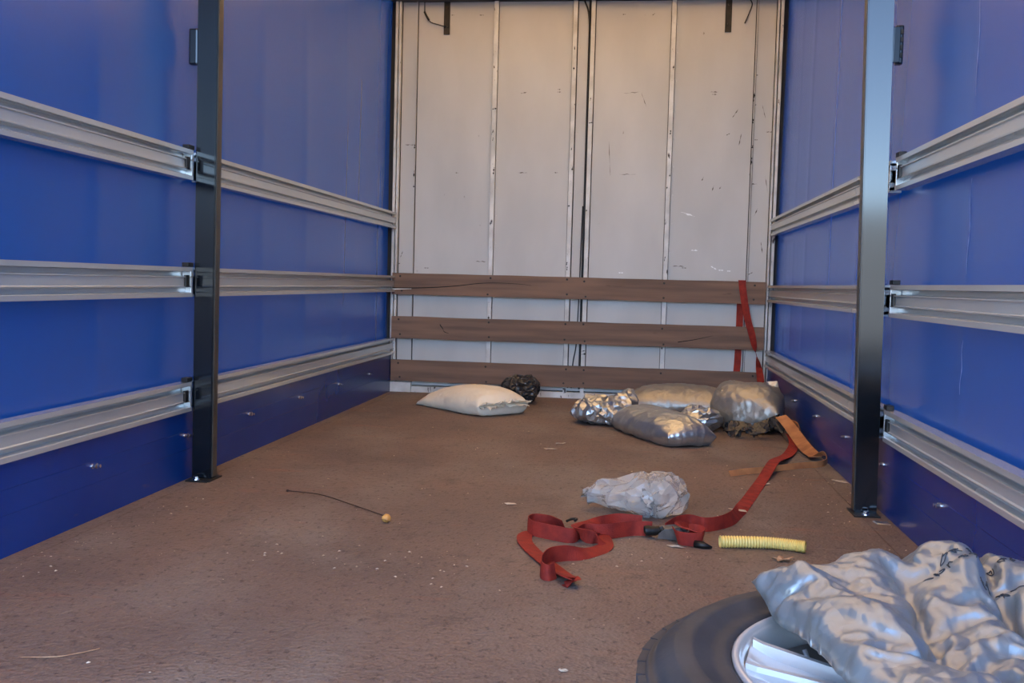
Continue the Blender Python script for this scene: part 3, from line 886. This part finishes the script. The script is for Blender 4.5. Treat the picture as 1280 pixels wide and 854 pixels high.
# grit nobody could count
bm = bmesh.new()
rg_ = random.Random(3)
spots = [(rg_.uniform(.05, 2.4), rg_.uniform(.9, 5.8)) for _ in range(200)]
spots += [(rg_.gauss(1.62, .16), rg_.gauss(2.28, .12)) for _ in range(45)] + [(rg_.gauss(.95, .25), rg_.gauss(2.05, .1)) for _ in range(50)]
spots += [(rg_.uniform(.06, .2), rg_.uniform(1.7, 3.6)) for _ in range(50)] + [(rg_.uniform(2.25, 2.43), rg_.uniform(2.3, 3.6)) for _ in range(40)]
for x, y in spots:
    if (1.3 < x < 2.44 and 4.1 < y) or (.3 < x < 1.05 and 4.85 < y) or (1.42 < x < 1.82 and 2.58 < y < 2.92): continue
    if not (.01 < x < 2.44) or math.hypot(x - 2.02, y - .8) < .43: continue
    s_ = rg_.choice((.0010, .0013, .0016, .002, .003))
    q = rg_.uniform(0, 3.14)
    c4 = []
    for u, v in ((-1.6, -.6), (1.2, -.8), (1.7, .5), (-1.1, .8)):
        c4.append(bm.verts.new((x + s_ * (u * math.cos(q) - v * math.sin(q)), y + s_ * (u * math.sin(q) + v * math.cos(q)), .0008)))
    tp = bm.verts.new((x, y, .0008 + s_ * .8))
    for k in range(4): bm.faces.new((c4[k], c4[(k + 1) % 4], tp))
    bm.faces.new(c4[::-1])
tag(link('grit', bm_mesh('grit', bm), 'chip'), 'pale grit and crumbs scattered over the brown floor', 'grit', kind='stuff')
# drips of pale dirt at the foot of the right post
tag(link('scrap', mesh('scrap', [(2.385, 2.80, .001), (2.43, 2.79, .001), (2.435, 2.76, .001), (2.39, 2.765, .001), (2.388, 2.798, .005), (2.428, 2.788, .006), (2.432, 2.764, .004), (2.392, 2.768, .005)],
     [(3, 2, 1, 0), (4, 5, 6, 7), (0, 1, 5, 4), (1, 2, 6, 5), (2, 3, 7, 6), (3, 0, 4, 7)]), 'zinc'), 'shiny metal scrap on the floor at the foot of the right post', 'scrap', 'scraps of litter on the floor')

# ------------------------------------------------------------------ spare wheel lying flat
WC = (2.020, .800)
wh = empty('spare_wheel', (WC[0], WC[1], 0)); tag(wh, 'black tyre on a silver alloy rim lying flat in the lower right corner', 'wheel')
TY = [(.276, .236), (.282, .252), (.292, .257), (.300, .254), (.312, .258), (.330, .2645), (.334, .2665), (.340, .2655), (.356, .2655), (.359, .2635), (.372, .2555), (.380, .248), (.388, .2375), (.390, .2395),
      (.397, .228), (.399, .215), (.399, .13), (.399, .05), (.397, .037), (.388, .026), (.372, .012), (.345, .002), (.330, .001), (.300, .008), (.285, .012), (.276, .028)]
ty = link('tyre', lathe('tyre', TY, 96), 'rubber', wh)
bm = bmesh.new()
for k in range(54):
    q = 2 * math.pi * k / 54
    for row, (z0, z1, off) in enumerate(((.030, .076, 0), (.084, .126, .5), (.134, .176, 0), (.184, .232, .5))):
        vs = box(bm, .388, .4085 if row in (1, 2) else .4055, -.0212, .0212, z0, z1)
        m_ = Matrix.Rotation(q + off * 2 * math.pi / 54, 4, 'Z')
        for v in vs:
            zz = v.co.z
            v.co = m_ @ (v.co + Vector((0, (zz - .13) * .12 * (1 if row % 2 else -1), 0)))
tr = link('tread', bm_mesh('tread', bm), 'rubber', ty); tr['kind'] = 'stuff'
RM = [(.276, .030), (.272, .232), (.280, .248), (.281, .254), (.277, .2575), (.272, .2565), (.270, .252), (.268, .250), (.2655, .248), (.264, .242), (.260, .228), (.250, .190), (.228, .110), (.226, .040), (.250, .030), (.276, .030)]
rim = link('rim', lathe('rim', RM, 96), 'alloy', wh)
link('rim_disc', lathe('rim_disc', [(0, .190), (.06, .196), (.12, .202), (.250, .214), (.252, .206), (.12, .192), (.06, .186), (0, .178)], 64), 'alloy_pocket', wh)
hub = link('hub', lathe('hub', [(0, .214), (.034, .213), (.036, .208), (.040, .208), (.078, .202), (.088, .190), (.090, .150), (0, .146)], 48), 'alloy', wh)
link('hub_cap', lathe('hub_cap', [(0, .222), (.022, .221), (.028, .217), (.029, .210), (0, .209)], 32), 'alloy_pocket', hub)
lug = lathe('lug_nut', [(0, .206), (.008, .2055), (.010, .202), (.010, .188), (0, .187)], 6, False); lug.materials.append(MT['iron'])
for k in range(5):
    q = math.radians(174 + 36 + 72 * k)
    l_ = link('lug_nut', lug, None, hub); l_.location = (.056 * math.cos(q), .056 * math.sin(q), .002)
def spoke():
    bm = bmesh.new()
    # base web, wider at the rim
    secs = [(.060, .040, .170, .214), (.14, .052, .178, .220), (.225, .066, .186, .234), (.261, .084, .190, .249)]
    ring = []
    for r, w, z0, z1 in secs:
        ring.append([bm.verts.new((r, y, z)) for y, z in ((-w, z0), (w, z0), (w, z1 - .012), (w - .012, z1 - .004), (0, z1 - .008), (-w + .012, z1 - .004), (-w, z1 - .012))])
    for i in range(3):
        for k in range(7): bm.faces.new((ring[i][k], ring[i][(k + 1) % 7], ring[i + 1][(k + 1) % 7], ring[i + 1][k]))
    bm.faces.new(ring[0]); bm.faces.new(ring[-1])
    return bm_mesh('spoke', bm)
def spoke_bar(sgn):
    bm = bmesh.new()
    ring = []
    for r, y, w, z0, z1 in ((.070, .022, .010, .19, .226), (.15, .034, .011, .20, .233), (.244, .046, .012, .21, .248), (.258, .049, .012, .22, .252)):
        ring.append([bm.verts.new((r, sgn * (y + d), z)) for d, z in ((-w, z0), (w, z0), (w * .7, z1 - .006), (w * .3, z1), (-w * .6, z1))])
    for i in range(3):
        for k in range(5): bm.faces.new((ring[i][k], ring[i][(k + 1) % 5], ring[i + 1][(k + 1) % 5], ring[i + 1][k]))
    bm.faces.new(ring[0]); bm.faces.new(ring[-1])
    return bm_mesh('spoke_bar', bm)
sm, s1, s2 = spoke(), spoke_bar(1), spoke_bar(-1)
for m_ in (sm, s1, s2): m_.materials.append(MT['alloy'])
for k in range(5):
    q = math.radians(168 + 72 * k)
    s_ = link('spoke', sm, None, rim); s_.rotation_euler.z = q
    for mm in (s1, s2):
        b_ = link('spoke_bar', mm, None, rim); b_.rotation_euler.z = q
v_ = link('valve', tube('valve', [(.205, .0, .19), (.222, .0, .222)], .0035, 8), 'alloy', rim); v_.rotation_euler.z = math.radians(137)
def nvec(p):
    return Vector((noise.noise(p), noise.noise(p + Vector((31.4, 7.7, 2.2))), noise.noise(p + Vector((5.9, 17.1, 41.3)))))

# ------------------------------------------------------------------ bags: sheets of film relaxed by a small position-based cloth solver
def pillow_grid(nx, ny, L, Wd, Hh, ex=4.0, ey=4.0, taper=(1, 1), hfun=None):
    """two sheets sealed along their rim; returns verts, quads, grid ids"""
    idx, vs, fs = {}, [], []
    def vid(i, j, s):
        if i in (0, nx) or j in (0, ny): s = 0
        k = (i, j, s)
        if k not in idx:
            u, v = i / nx * 2 - 1, j / ny * 2 - 1
            h = Hh * (max(0, 1 - abs(u) ** ex) * max(0, 1 - abs(v) ** ey)) ** .5
            if hfun: h *= hfun(u, v)
            t = taper[0] + (taper[1] - taper[0]) * (u + 1) / 2
            idx[k] = len(vs)
            vs.append((u * L / 2, v * Wd / 2 * t, s * h))
        return idx[k]
    for i in range(nx):
        for j in range(ny):
            fs.append((vid(i, j, 1), vid(i + 1, j, 1), vid(i + 1, j + 1, 1), vid(i, j + 1, 1)))
            fs.append((vid(i, j, -1), vid(i, j + 1, -1), vid(i + 1, j + 1, -1), vid(i + 1, j, -1)))
    return np.array(vs, float), np.array(fs, int)

def blob_grid(nu, nv, rx, ry, rz):
    """closed ball as a quad sphere, for stuffed bags"""
    bm = bmesh.new()
    bmesh.ops.create_cube(bm, size=2)
    bmesh.ops.subdivide_edges(bm, edges=bm.edges[:], cuts=nu, use_grid_fill=True)
    vs = np.array([v.co[:] for v in bm.verts])
    bm.verts.index_update()
    fs = np.array([[v.index for v in f.verts] for f in bm.faces])
    bm.free()
    x2, y2, z2 = vs[:, 0] ** 2, vs[:, 1] ** 2, vs[:, 2] ** 2
    s = np.c_[vs[:, 0] * np.sqrt(1 - y2 / 2 - z2 / 2 + y2 * z2 / 3), vs[:, 1] * np.sqrt(1 - z2 / 2 - x2 / 2 + z2 * x2 / 3),
              vs[:, 2] * np.sqrt(1 - x2 / 2 - y2 / 2 + x2 * y2 / 3)]
    return s * np.array([rx, ry, rz]), fs

def relax(V, F, scale=1.05, steps=60, sub=5, press=40.0, fill=1.0, grav=.3, collide=None, seed=1, jitter=.003, bend=.15, drag=.90, crease=14.0):
    rng = np.random.RandomState(seed)
    E, n = {}, len(V)
    for f in F:
        for a, b in ((0, 1), (1, 2), (2, 3), (3, 0)):
            E[(min(f[a], f[b]), max(f[a], f[b]))] = 1.0
        for a, b in ((0, 2), (1, 3)):
            E[(min(f[a], f[b]), max(f[a], f[b]))] = .6
    # bending: opposite corners of neighbouring faces across a shared edge
    if bend:
        es = {}
        for fi, f in enumerate(F):
            for k in range(4):
                a, b = f[k], f[(k + 1) % 4]
                es.setdefault((min(a, b), max(a, b)), []).append((f[(k + 2) % 4], f[(k + 3) % 4], a, b))
        for k, l in es.items():
            if len(l) == 2:
                (c0, d0, a0, b0), (c1, d1, a1, b1) = l
                # vertex beyond the edge on each side, matched end to end
                p = {a0: d0, b0: c0}; q = {a1: d1, b1: c1}
                for e in k:
                    key = (min(p[e], q[e]), max(p[e], q[e]))
                    if key[0] != key[1] and key not in E: E[key] = bend
    I = np.array([k[0] for k in E]); J = np.array([k[1] for k in E]); K = np.array(list(E.values()))
    # greedy colouring so every batch touches a vertex once
    used = [0] * n
    cols = np.zeros(len(I), int)
    for e in range(len(I)):
        m = used[I[e]] | used[J[e]]
        c = 0
        while m >> c & 1: c += 1
        used[I[e]] |= 1 << c; used[J[e]] |= 1 << c
        cols[e] = c
    rest = np.linalg.norm(V[I] - V[J], axis=1) * scale
    bat = [(I[cols == c], J[cols == c], rest[cols == c], (K[cols == c] * .5)[:, None]) for c in range(cols.max() + 1)]
    X = V + rng.normal(0, jitter * .15, V.shape)
    cr = V.max(0) - V.min(0)
    for q, v in enumerate(V):          # crease seeds, a few grid cells long
        w = Vector(v) * (crease / 1.0) + Vector((seed * 3.7, seed * 1.3, 0))
        X[q] += np.array(nvec(w)[:]) * jitter * 3 + np.array(nvec(w * 2.3)[:]) * jitter * 1.4
    vel = np.zeros_like(X)
    dt = 1 / 60
    a_, b_, c_, d_ = F.T
    for s in range(steps):
        N = np.cross(X[c_] - X[a_], X[d_] - X[b_])
        nv = np.zeros_like(X)
        for q in (a_, b_, c_, d_):
            for k in range(3): nv[:, k] += np.bincount(q, N[:, k], n)
        nv /= (np.linalg.norm(nv, axis=1, keepdims=True) + 1e-12)
        vol = np.einsum('ij,ij->i', X[a_] + X[b_] + X[c_] + X[d_], N).sum() / 24
        if s == 0: v0 = vol * fill
        p = float(np.clip((v0 - vol) / v0, -.6, .6)) * press
        vel = vel * drag + nv * p * dt
        vel[:, 2] -= 9.8 * grav * dt
        P = X + vel * dt
        for it in range(sub):
            for i, j, r, k in bat:
                d = P[j] - P[i]
                l = np.sqrt((d * d).sum(1))
                g = d * (k[:, 0] * (l - r) / (l + 1e-9))[:, None]
                P[i] += g
                P[j] -= g
            if collide is not None: P = collide(P)
        vel = (P - X) / dt
        sp = np.linalg.norm(vel, axis=1, keepdims=True)
        vel *= np.minimum(1, 2.0 / (sp + 1e-9))
        low = P[:, 2] < .004
        vel[low, :2] *= .3
        X = P
    return X

def confine(c, r, rz=0.0, p=2.5, floor=.003, extra=None):
    """keep the film inside a rounded box, so that surplus sheet has to fold"""
    m = np.array(Matrix.Rotation(rz, 3, 'Z')); c = np.array(c); r = np.array(r)
    def f(P):
        q = ((P - c) @ m) / r
        l = (np.abs(q) ** p).sum(1) ** (1 / p)
        q = q / np.maximum(l, 1)[:, None]
        P = (q * r) @ m.T + c
        P[:, 2] = np.maximum(P[:, 2], floor)
        if extra is not None: P = extra(P)
        return P
    return f

def floor_collide(P):
    P[:, 2] = np.maximum(P[:, 2], .003)
    return P

def xf(V, loc, rz=0, rx=0, ry=0):
    m = Matrix.Rotation(rz, 3, 'Z') @ Matrix.Rotation(ry, 3, 'Y') @ Matrix.Rotation(rx, 3, 'X')
    return V @ np.array(m).T + np.array(loc)

def bag_mesh(name, X, F, subdiv=0):
    me = mesh(name, X, [tuple(int(i) for i in f) for f in F], True)
    return me

def subdivide(X, F, iters=1, smooth=.6):
    me = mesh('tmp', X, [tuple(int(i) for i in f) for f in F])
    bm = bmesh.new(); bm.from_mesh(me); bpy.data.meshes.remove(me)
    for _ in range(iters):
        bmesh.ops.subdivide_edges(bm, edges=bm.edges[:], cuts=1, use_grid_fill=True, smooth=smooth)
    bm.verts.index_update()
    X = np.array([v.co[:] for v in bm.verts]); F = np.array([[v.index for v in f.verts] for f in bm.faces])
    bm.free()
    return X, F

def normals(X, F):
    N = np.cross(X[F[:, 2]] - X[F[:, 0]], X[F[:, 3]] - X[F[:, 1]])
    nv = np.zeros_like(X)
    for q in F.T:
        for k in range(3): nv[:, k] += np.bincount(q, N[:, k], len(X))
    return nv / (np.linalg.norm(nv, axis=1, keepdims=True) + 1e-12)

def crumple(X, F, layers, seed=0, mask=None, floor=True, ridge=True, stretch=.5):
    """sharp creases: every layer is (amplitude, cells per metre); valleys run along the cell borders"""
    nv = normals(X, F)
    out = X.copy()
    rot = Matrix.Rotation(seed * 1.7 + .4, 3, 'Z') @ Matrix.Rotation(.5 + seed, 3, 'X')
    for q, v in enumerate(X):
        p = Vector(v) + Vector((seed * 5.1, seed * 2.7, seed))
        h = 0.0
        for a, f in layers:
            w = rot @ (p * f)
            w.x *= stretch
            w = w + nvec(w * .7) * .55
            d, _ = noise.voronoi(w)
            g = (min(d[1] - d[0], .6) * 1.3 - .35 + .8 * abs(noise.noise(w * .8)))
            h += -a * g if ridge else a * g
        if mask is not None: h *= mask(v)
        out[q] += nv[q] * h
    if floor: out[:, 2] = np.maximum(out[:, 2], .002)
    return out

# ------------------------------------------------------------------ the bags
def add_bag(name, X, F, m, label, cat, facets=0.0, group=None, smooth=0):
    X = np.asarray(X, float)
    me = bag_mesh(name, X, F)
    o = link(name, me, m)
    if facets:
        bm = bmesh.new(); bm.from_mesh(me); bmesh.ops.triangulate(bm, faces=bm.faces[:]); bm.to_mesh(me); bm.free()
        d = o.modifiers.new('facets', 'DECIMATE'); d.ratio = facets
        me.polygons.foreach_set('use_smooth', [bool(smooth)] * len(me.polygons))
        if smooth:
            es = o.modifiers.new('creases', 'EDGE_SPLIT'); es.split_angle = math.radians(smooth)
    return tag(o, label, cat, group)

def ragged(name, pts, h, m, parent, seed, lean=(0, 0, 0)):
    """torn or sealed fringe along an edge: a crinkled strip with an uneven border"""
    rr = random.Random(seed)
    c = catmull(pts, 6)
    vs, fs = [], []
    for i, p in enumerate(c):
        k = h * (.55 + .6 * rr.random())
        off = np.array((rr.uniform(-.3, .3), rr.uniform(-.3, .3), rr.uniform(-.2, .2))) * h
        vs += [tuple(p), tuple(p + np.array(lean) * k * .5 + off * .5), tuple(p + np.array(lean) * k + off)]
    for i in range(len(c) - 1):
        for k in range(2): fs.append((3 * i + k, 3 * i + 3 + k, 3 * i + 4 + k, 3 * i + 1 + k))
    me = mesh(name, vs, fs)
    o = child_of(link(name, me, m), parent) if parent.type == 'EMPTY' else link(name, me, m, parent)
    s = o.modifiers.new('t', 'SOLIDIFY'); s.thickness = .0015
    return o

# cream sack: long axis from the far left tip to the near right torn end
wedge = lambda u, v: .45 + .55 * min(1.0, (u + 1) / 1.2)
V, F = pillow_grid(56, 34, .58, .33, .095, 10, 2.8, hfun=wedge)
ax = math.atan2(4.98 - 5.46, .90 - .40)
seam_ = [i for i in np.argsort(V[:, 1]) if V[i, 0] > .2899]
V = xf(V, (.675, 5.190, .10), ax)
X = relax(V, F, 1.045, 70, 5, fill=1.12, collide=floor_collide, seed=3, crease=9, jitter=.004, bend=.25)
seam_pts = X[seam_]
X, F = subdivide(X, F)
X = crumple(X, F, [(.006, 9), (.003, 26)], 1.3)
wsack = add_bag('paper_sack', X, F, 'cream', 'cream white stuffed sack with a torn end lying by the back wall', 'sack')
dirx = np.array((math.cos(ax), math.sin(ax), 0))
sp_ = [np.array(p) for p in seam_pts[::4]]
ragged('torn_edge', sp_, .055, 'cream', wsack, 5, tuple(dirx * .8 + np.array((0, 0, .35))))
ragged('torn_edge', [p - dirx * .004 for p in sp_], .045, 'cream', wsack, 8, tuple(dirx * .9 + np.array((0, 0, -.25))))

# small black bag behind it
V, F = blob_grid(16, 0, .115, .11, .115)
X = relax(xf(V, (.915, 5.60, .105)), F, 1.16, 40, 5, fill=.97, collide=confine((.915, 5.60, .10), (.118, .115, .105)), seed=4, bend=.3, grav=.15)
X, F = subdivide(X, F)
X = crumple(X, F, [(.020, 14), (.008, 34)], 2.2)
add_bag('black_bag', X, F, 'black_film', 'small crumpled black plastic bag behind the cream sack', 'bag', .16)

# silver bags by the right corner
G = 'silver bags heaped in the far right corner'
V, F = blob_grid(18, 0, .17, .15, .105)
V = xf(V, (1.452, 4.85, .09), -.3)
X = relax(V, F, 1.2, 40, 5, fill=.9, collide=confine((1.452, 4.85, .078), (.175, .16, .085), -.3), seed=7, bend=.3, grav=.15)
X, F = subdivide(X, F)
X[:, 2] += .32 * np.maximum(0, X[:, 0] - 1.45) * (X[:, 2] > .03)
X = crumple(X, F, [(.032, 11), (.012, 28)], 1.1)
add_bag('silver_bag', X, F, 'silver', 'flattened, heavily crumpled silver film bag, leftmost in the heap of silver bags', 'bag', .15, G)

V, F = pillow_grid(52, 34, .58, .225, .100, 8, 2.2)
ax = math.atan2(4.16 - 4.66, 1.85 - 1.60)
V = xf(V, (1.745, 4.42, .105), ax)
X = relax(V, F, 1.035, 70, 5, fill=1.06, collide=floor_collide, seed=9, crease=10, bend=.2, grav=.2)
X, F = subdivide(X, F)
X = crumple(X, F, [(.010, 8), (.004, 22)], 3.1)
add_bag('silver_bag', X, F, 'silver', 'plump smooth silver pillow bag in front of the other silver bags', 'bag', 0, G)

V, F = pillow_grid(52, 30, .62, .34, .09, 5, 3)
V = xf(V, (1.90, 5.46, .10), -.10)
X = relax(V, F, 1.04, 60, 5, fill=1.15, collide=floor_collide, seed=12, crease=8, bend=.25, grav=.2)
X, F = subdivide(X, F)
X = crumple(X, F, [(.007, 9), (.003, 24)], 4.4)
add_bag('silver_bag', X, F, 'silver_dull', 'long dull silver grey bag lying along the lowest board at the back', 'bag', 0, G)

V, F = blob_grid(18, 0, .15, .17, .10)
V = xf(V, (1.955, 4.74, .085), .4)
X = relax(V, F, 1.2, 40, 5, fill=.9, collide=confine((1.955, 4.74, .08), (.105, .19, .078), .4), seed=15, bend=.3, grav=.15)
X, F = subdivide(X, F)
X = crumple(X, F, [(.028, 11), (.012, 28)], 5.2)
add_bag('silver_bag', X, F, 'silver', 'crumpled silver film bag squeezed between the smooth pillow and the rightmost bag', 'bag', .15, G)

V, F = pillow_grid(54, 36, .66, .42, .13, 4, 3)
V = xf(V, (2.215, 4.90, .13), math.radians(82))
X = relax(V, F, 1.06, 70, 5, fill=1.05, collide=confine((2.215, 4.92, .12), (.195, .36, .125), 0, 3.2, extra=lambda P: np.c_[np.minimum(P[:, 0], 2.41), P[:, 1:]]), seed=17, crease=8, bend=.25, grav=.2)
X, F = subdivide(X, F)
X = crumple(X, F, [(.014, 8), (.005, 22)], 6.3)
rb = add_bag('silver_bag', X, F, 'silver_dull', 'tall bulging silver grey bag under the hanging red strap, beside the right kick board', 'bag', 0, G)
ragged('open_mouth', [(2.07, 4.62, .06), (2.10, 4.57, .08), (2.15, 4.545, .08), (2.20, 4.535, .075), (2.25, 4.54, .09), (2.30, 4.56, .11), (2.34, 4.60, .12)], .12, 'black_film', rb, 3, (.1, -.5, -.45))
V, F = blob_grid(10, 0, .050, .06, .055)
X = crumple(xf(V, (2.350, 4.97, .195)), F, [(.030, 12)], 2.0)
o = add_bag('white_patch', X, F, 'cream', None, None, .3); o.parent = rb

# clear bag on the floor
V, F = blob_grid(22, 0, .14, .12, .09)
V = xf(V, (1.665, 2.745, .08), -.1)
X = relax(V, F, 1.2, 45, 5, fill=.93, collide=confine((1.665, 2.745, .066), (.128, .115, .080), -.1, 2.2), seed=22, bend=.3, grav=.12)
X, F = subdivide(X, F)
t_ = np.clip((1.64 - X[:, 0]) / .10, 0, 1)[:, None]
X = X + t_ * (np.array((-.10, 0, .0)) + (np.array((0, 2.79, .050)) - X) * np.array((0, .40, .42)))
X = crumple(X, F, [(.040, 8), (.016, 20)], 7.7)
add_bag('clear_bag', X, F, 'clear', 'crumpled translucent plastic bag on the floor above the red strap heap', 'bag', .12)

# big silver grey sheet bag lying on the wheel
def on_wheel(P):
    d = np.hypot(P[:, 0] - WC[0], P[:, 1] - WC[1])
    z = np.where(d < .41, .268, .003)
    z = np.where((d >= .41) & (d < .45), .268 * (.45 - d) / .04, z)
    P[:, 2] = np.maximum(P[:, 2], z)
    P[:, 0] = np.minimum(P[:, 0], 2.416)
    return P
V, F = pillow_grid(96, 84, 2, 2, 1.0, 4, 4)
cA, cB, cC, cD = (np.array(q) for q in ((1.800, 1.020), (2.405, 1.215), (2.425, .500), (1.925, .560)))   # tip, far right, near right, near left
def hump(x, y, cx, cy, r): return math.exp(-((x - cx) ** 2 + (y - cy) ** 2) / (r * r))
def seg(x, y, p, q):
    p, q = np.array(p), np.array(q); t = np.clip(((x - p[0]) * (q - p)[0] + (y - p[1]) * (q - p)[1]) / ((q - p) @ (q - p)), 0, 1)
    d = p + t * (q - p); return math.hypot(x - d[0], y - d[1])
V2 = np.zeros_like(V)
for i, (u_, v_, s_) in enumerate(V):
    a_, b_ = (u_ + 1) / 2, (v_ + 1) / 2
    p = (cD * (1 - a_) + cC * a_) * (1 - b_) + (cA * (1 - a_) + cB * a_) * b_
    x, y = p
    env = (max(0, 1 - abs(u_) ** 14) * max(0, 1 - abs(v_) ** 8)) ** .5
    h = .046 + .066 * hump(x, y, 2.065, 1.05, .12) + .070 * hump(x, y, 1.925, 1.10, .065) + .036 * hump(x, y, 2.24, .88, .17) + .02 * hump(x, y, 1.90, .85, .10)
    for l0, l1, am, wd in (((2.130, 1.12), (2.105, .80), -.030, .017), ((1.99, 1.16), (2.03, 1.02), -.022, .018), ((2.00, .98), (1.98, .70), -.016, .022),
                           ((2.10, .98), (2.06, .62), .016, .016), ((2.26, 1.05), (2.20, .66), .018, .020), ((1.86, .98), (1.96, .74), .016, .012)):
        h += am * math.exp(-(seg(x, y, l0, l1) / wd) ** 2)
    lift = .045 * hump(x, y, 1.80, 1.02, .10) + .02 * hump(x, y, 1.92, 1.10, .06)
    z = .274 + lift + (max(h, .012) * env if s_ > 0 else 0)
    V2[i] = (x, y, z)
X = relax(V2, F, 1.06, 40, 5, fill=.97, collide=on_wheel, seed=23, crease=9, jitter=.006, bend=.22, grav=.04)
X, F = subdivide(X, F, 1, .15)
X = crumple(X, F, [(.010, 8), (.006, 18), (.002, 40)], 8.1, floor=False, stretch=.32)
X = on_wheel(X)
big = add_bag('silver_sheet_bag', X, F, 'silver_soft', 'large creased silver grey plastic bag with black scribbles resting on the wheel', 'bag')

# black marker scribbles on the bag, unreadable hand lettering
from mathutils.bvhtree import BVHTree
bv = BVHTree.FromPolygons([tuple(x) for x in X], [tuple(int(i) for i in f) for f in F])
def scribble(x0, y0, dirx, n, size, seed):
    rr = random.Random(seed)
    for k in range(n):
        cx, cy = x0 + dirx[0] * size * 1.0 * k, y0 + dirx[1] * size * 1.0 * k
        for st_ in range(rr.choice((1, 2, 2))):
            pts = [(cx + rr.uniform(-.45, .45) * size, cy + q * size * .75 + rr.uniform(-.2, .2) * size, 0) for q in ((-.5, .5, .1) if st_ else (.5, -.5, -.1, .4))]
            line = []
            for p in catmull(pts, 4):
                h = bv.ray_cast(Vector((p[0], p[1], 1.2)), Vector((0, 0, -1)))
                if h[0] is not None: line.append(h[0] + Vector((0, 0, .0010)))
            if len(line) > 4: link('scribble', tube('scribble', line, .0008, 5), 'ink', big)
scribble(2.06, 1.00, (1, .25), 7, .018, 1)
scribble(2.03, .965, (1, .25), 6, .016, 2)
scribble(2.09, .935, (1, .25), 4, .018, 3)
scribble(2.17, .86, (1, -.2), 5, .022, 4)
scribble(2.19, .82, (1, -.3), 4, .020, 5)
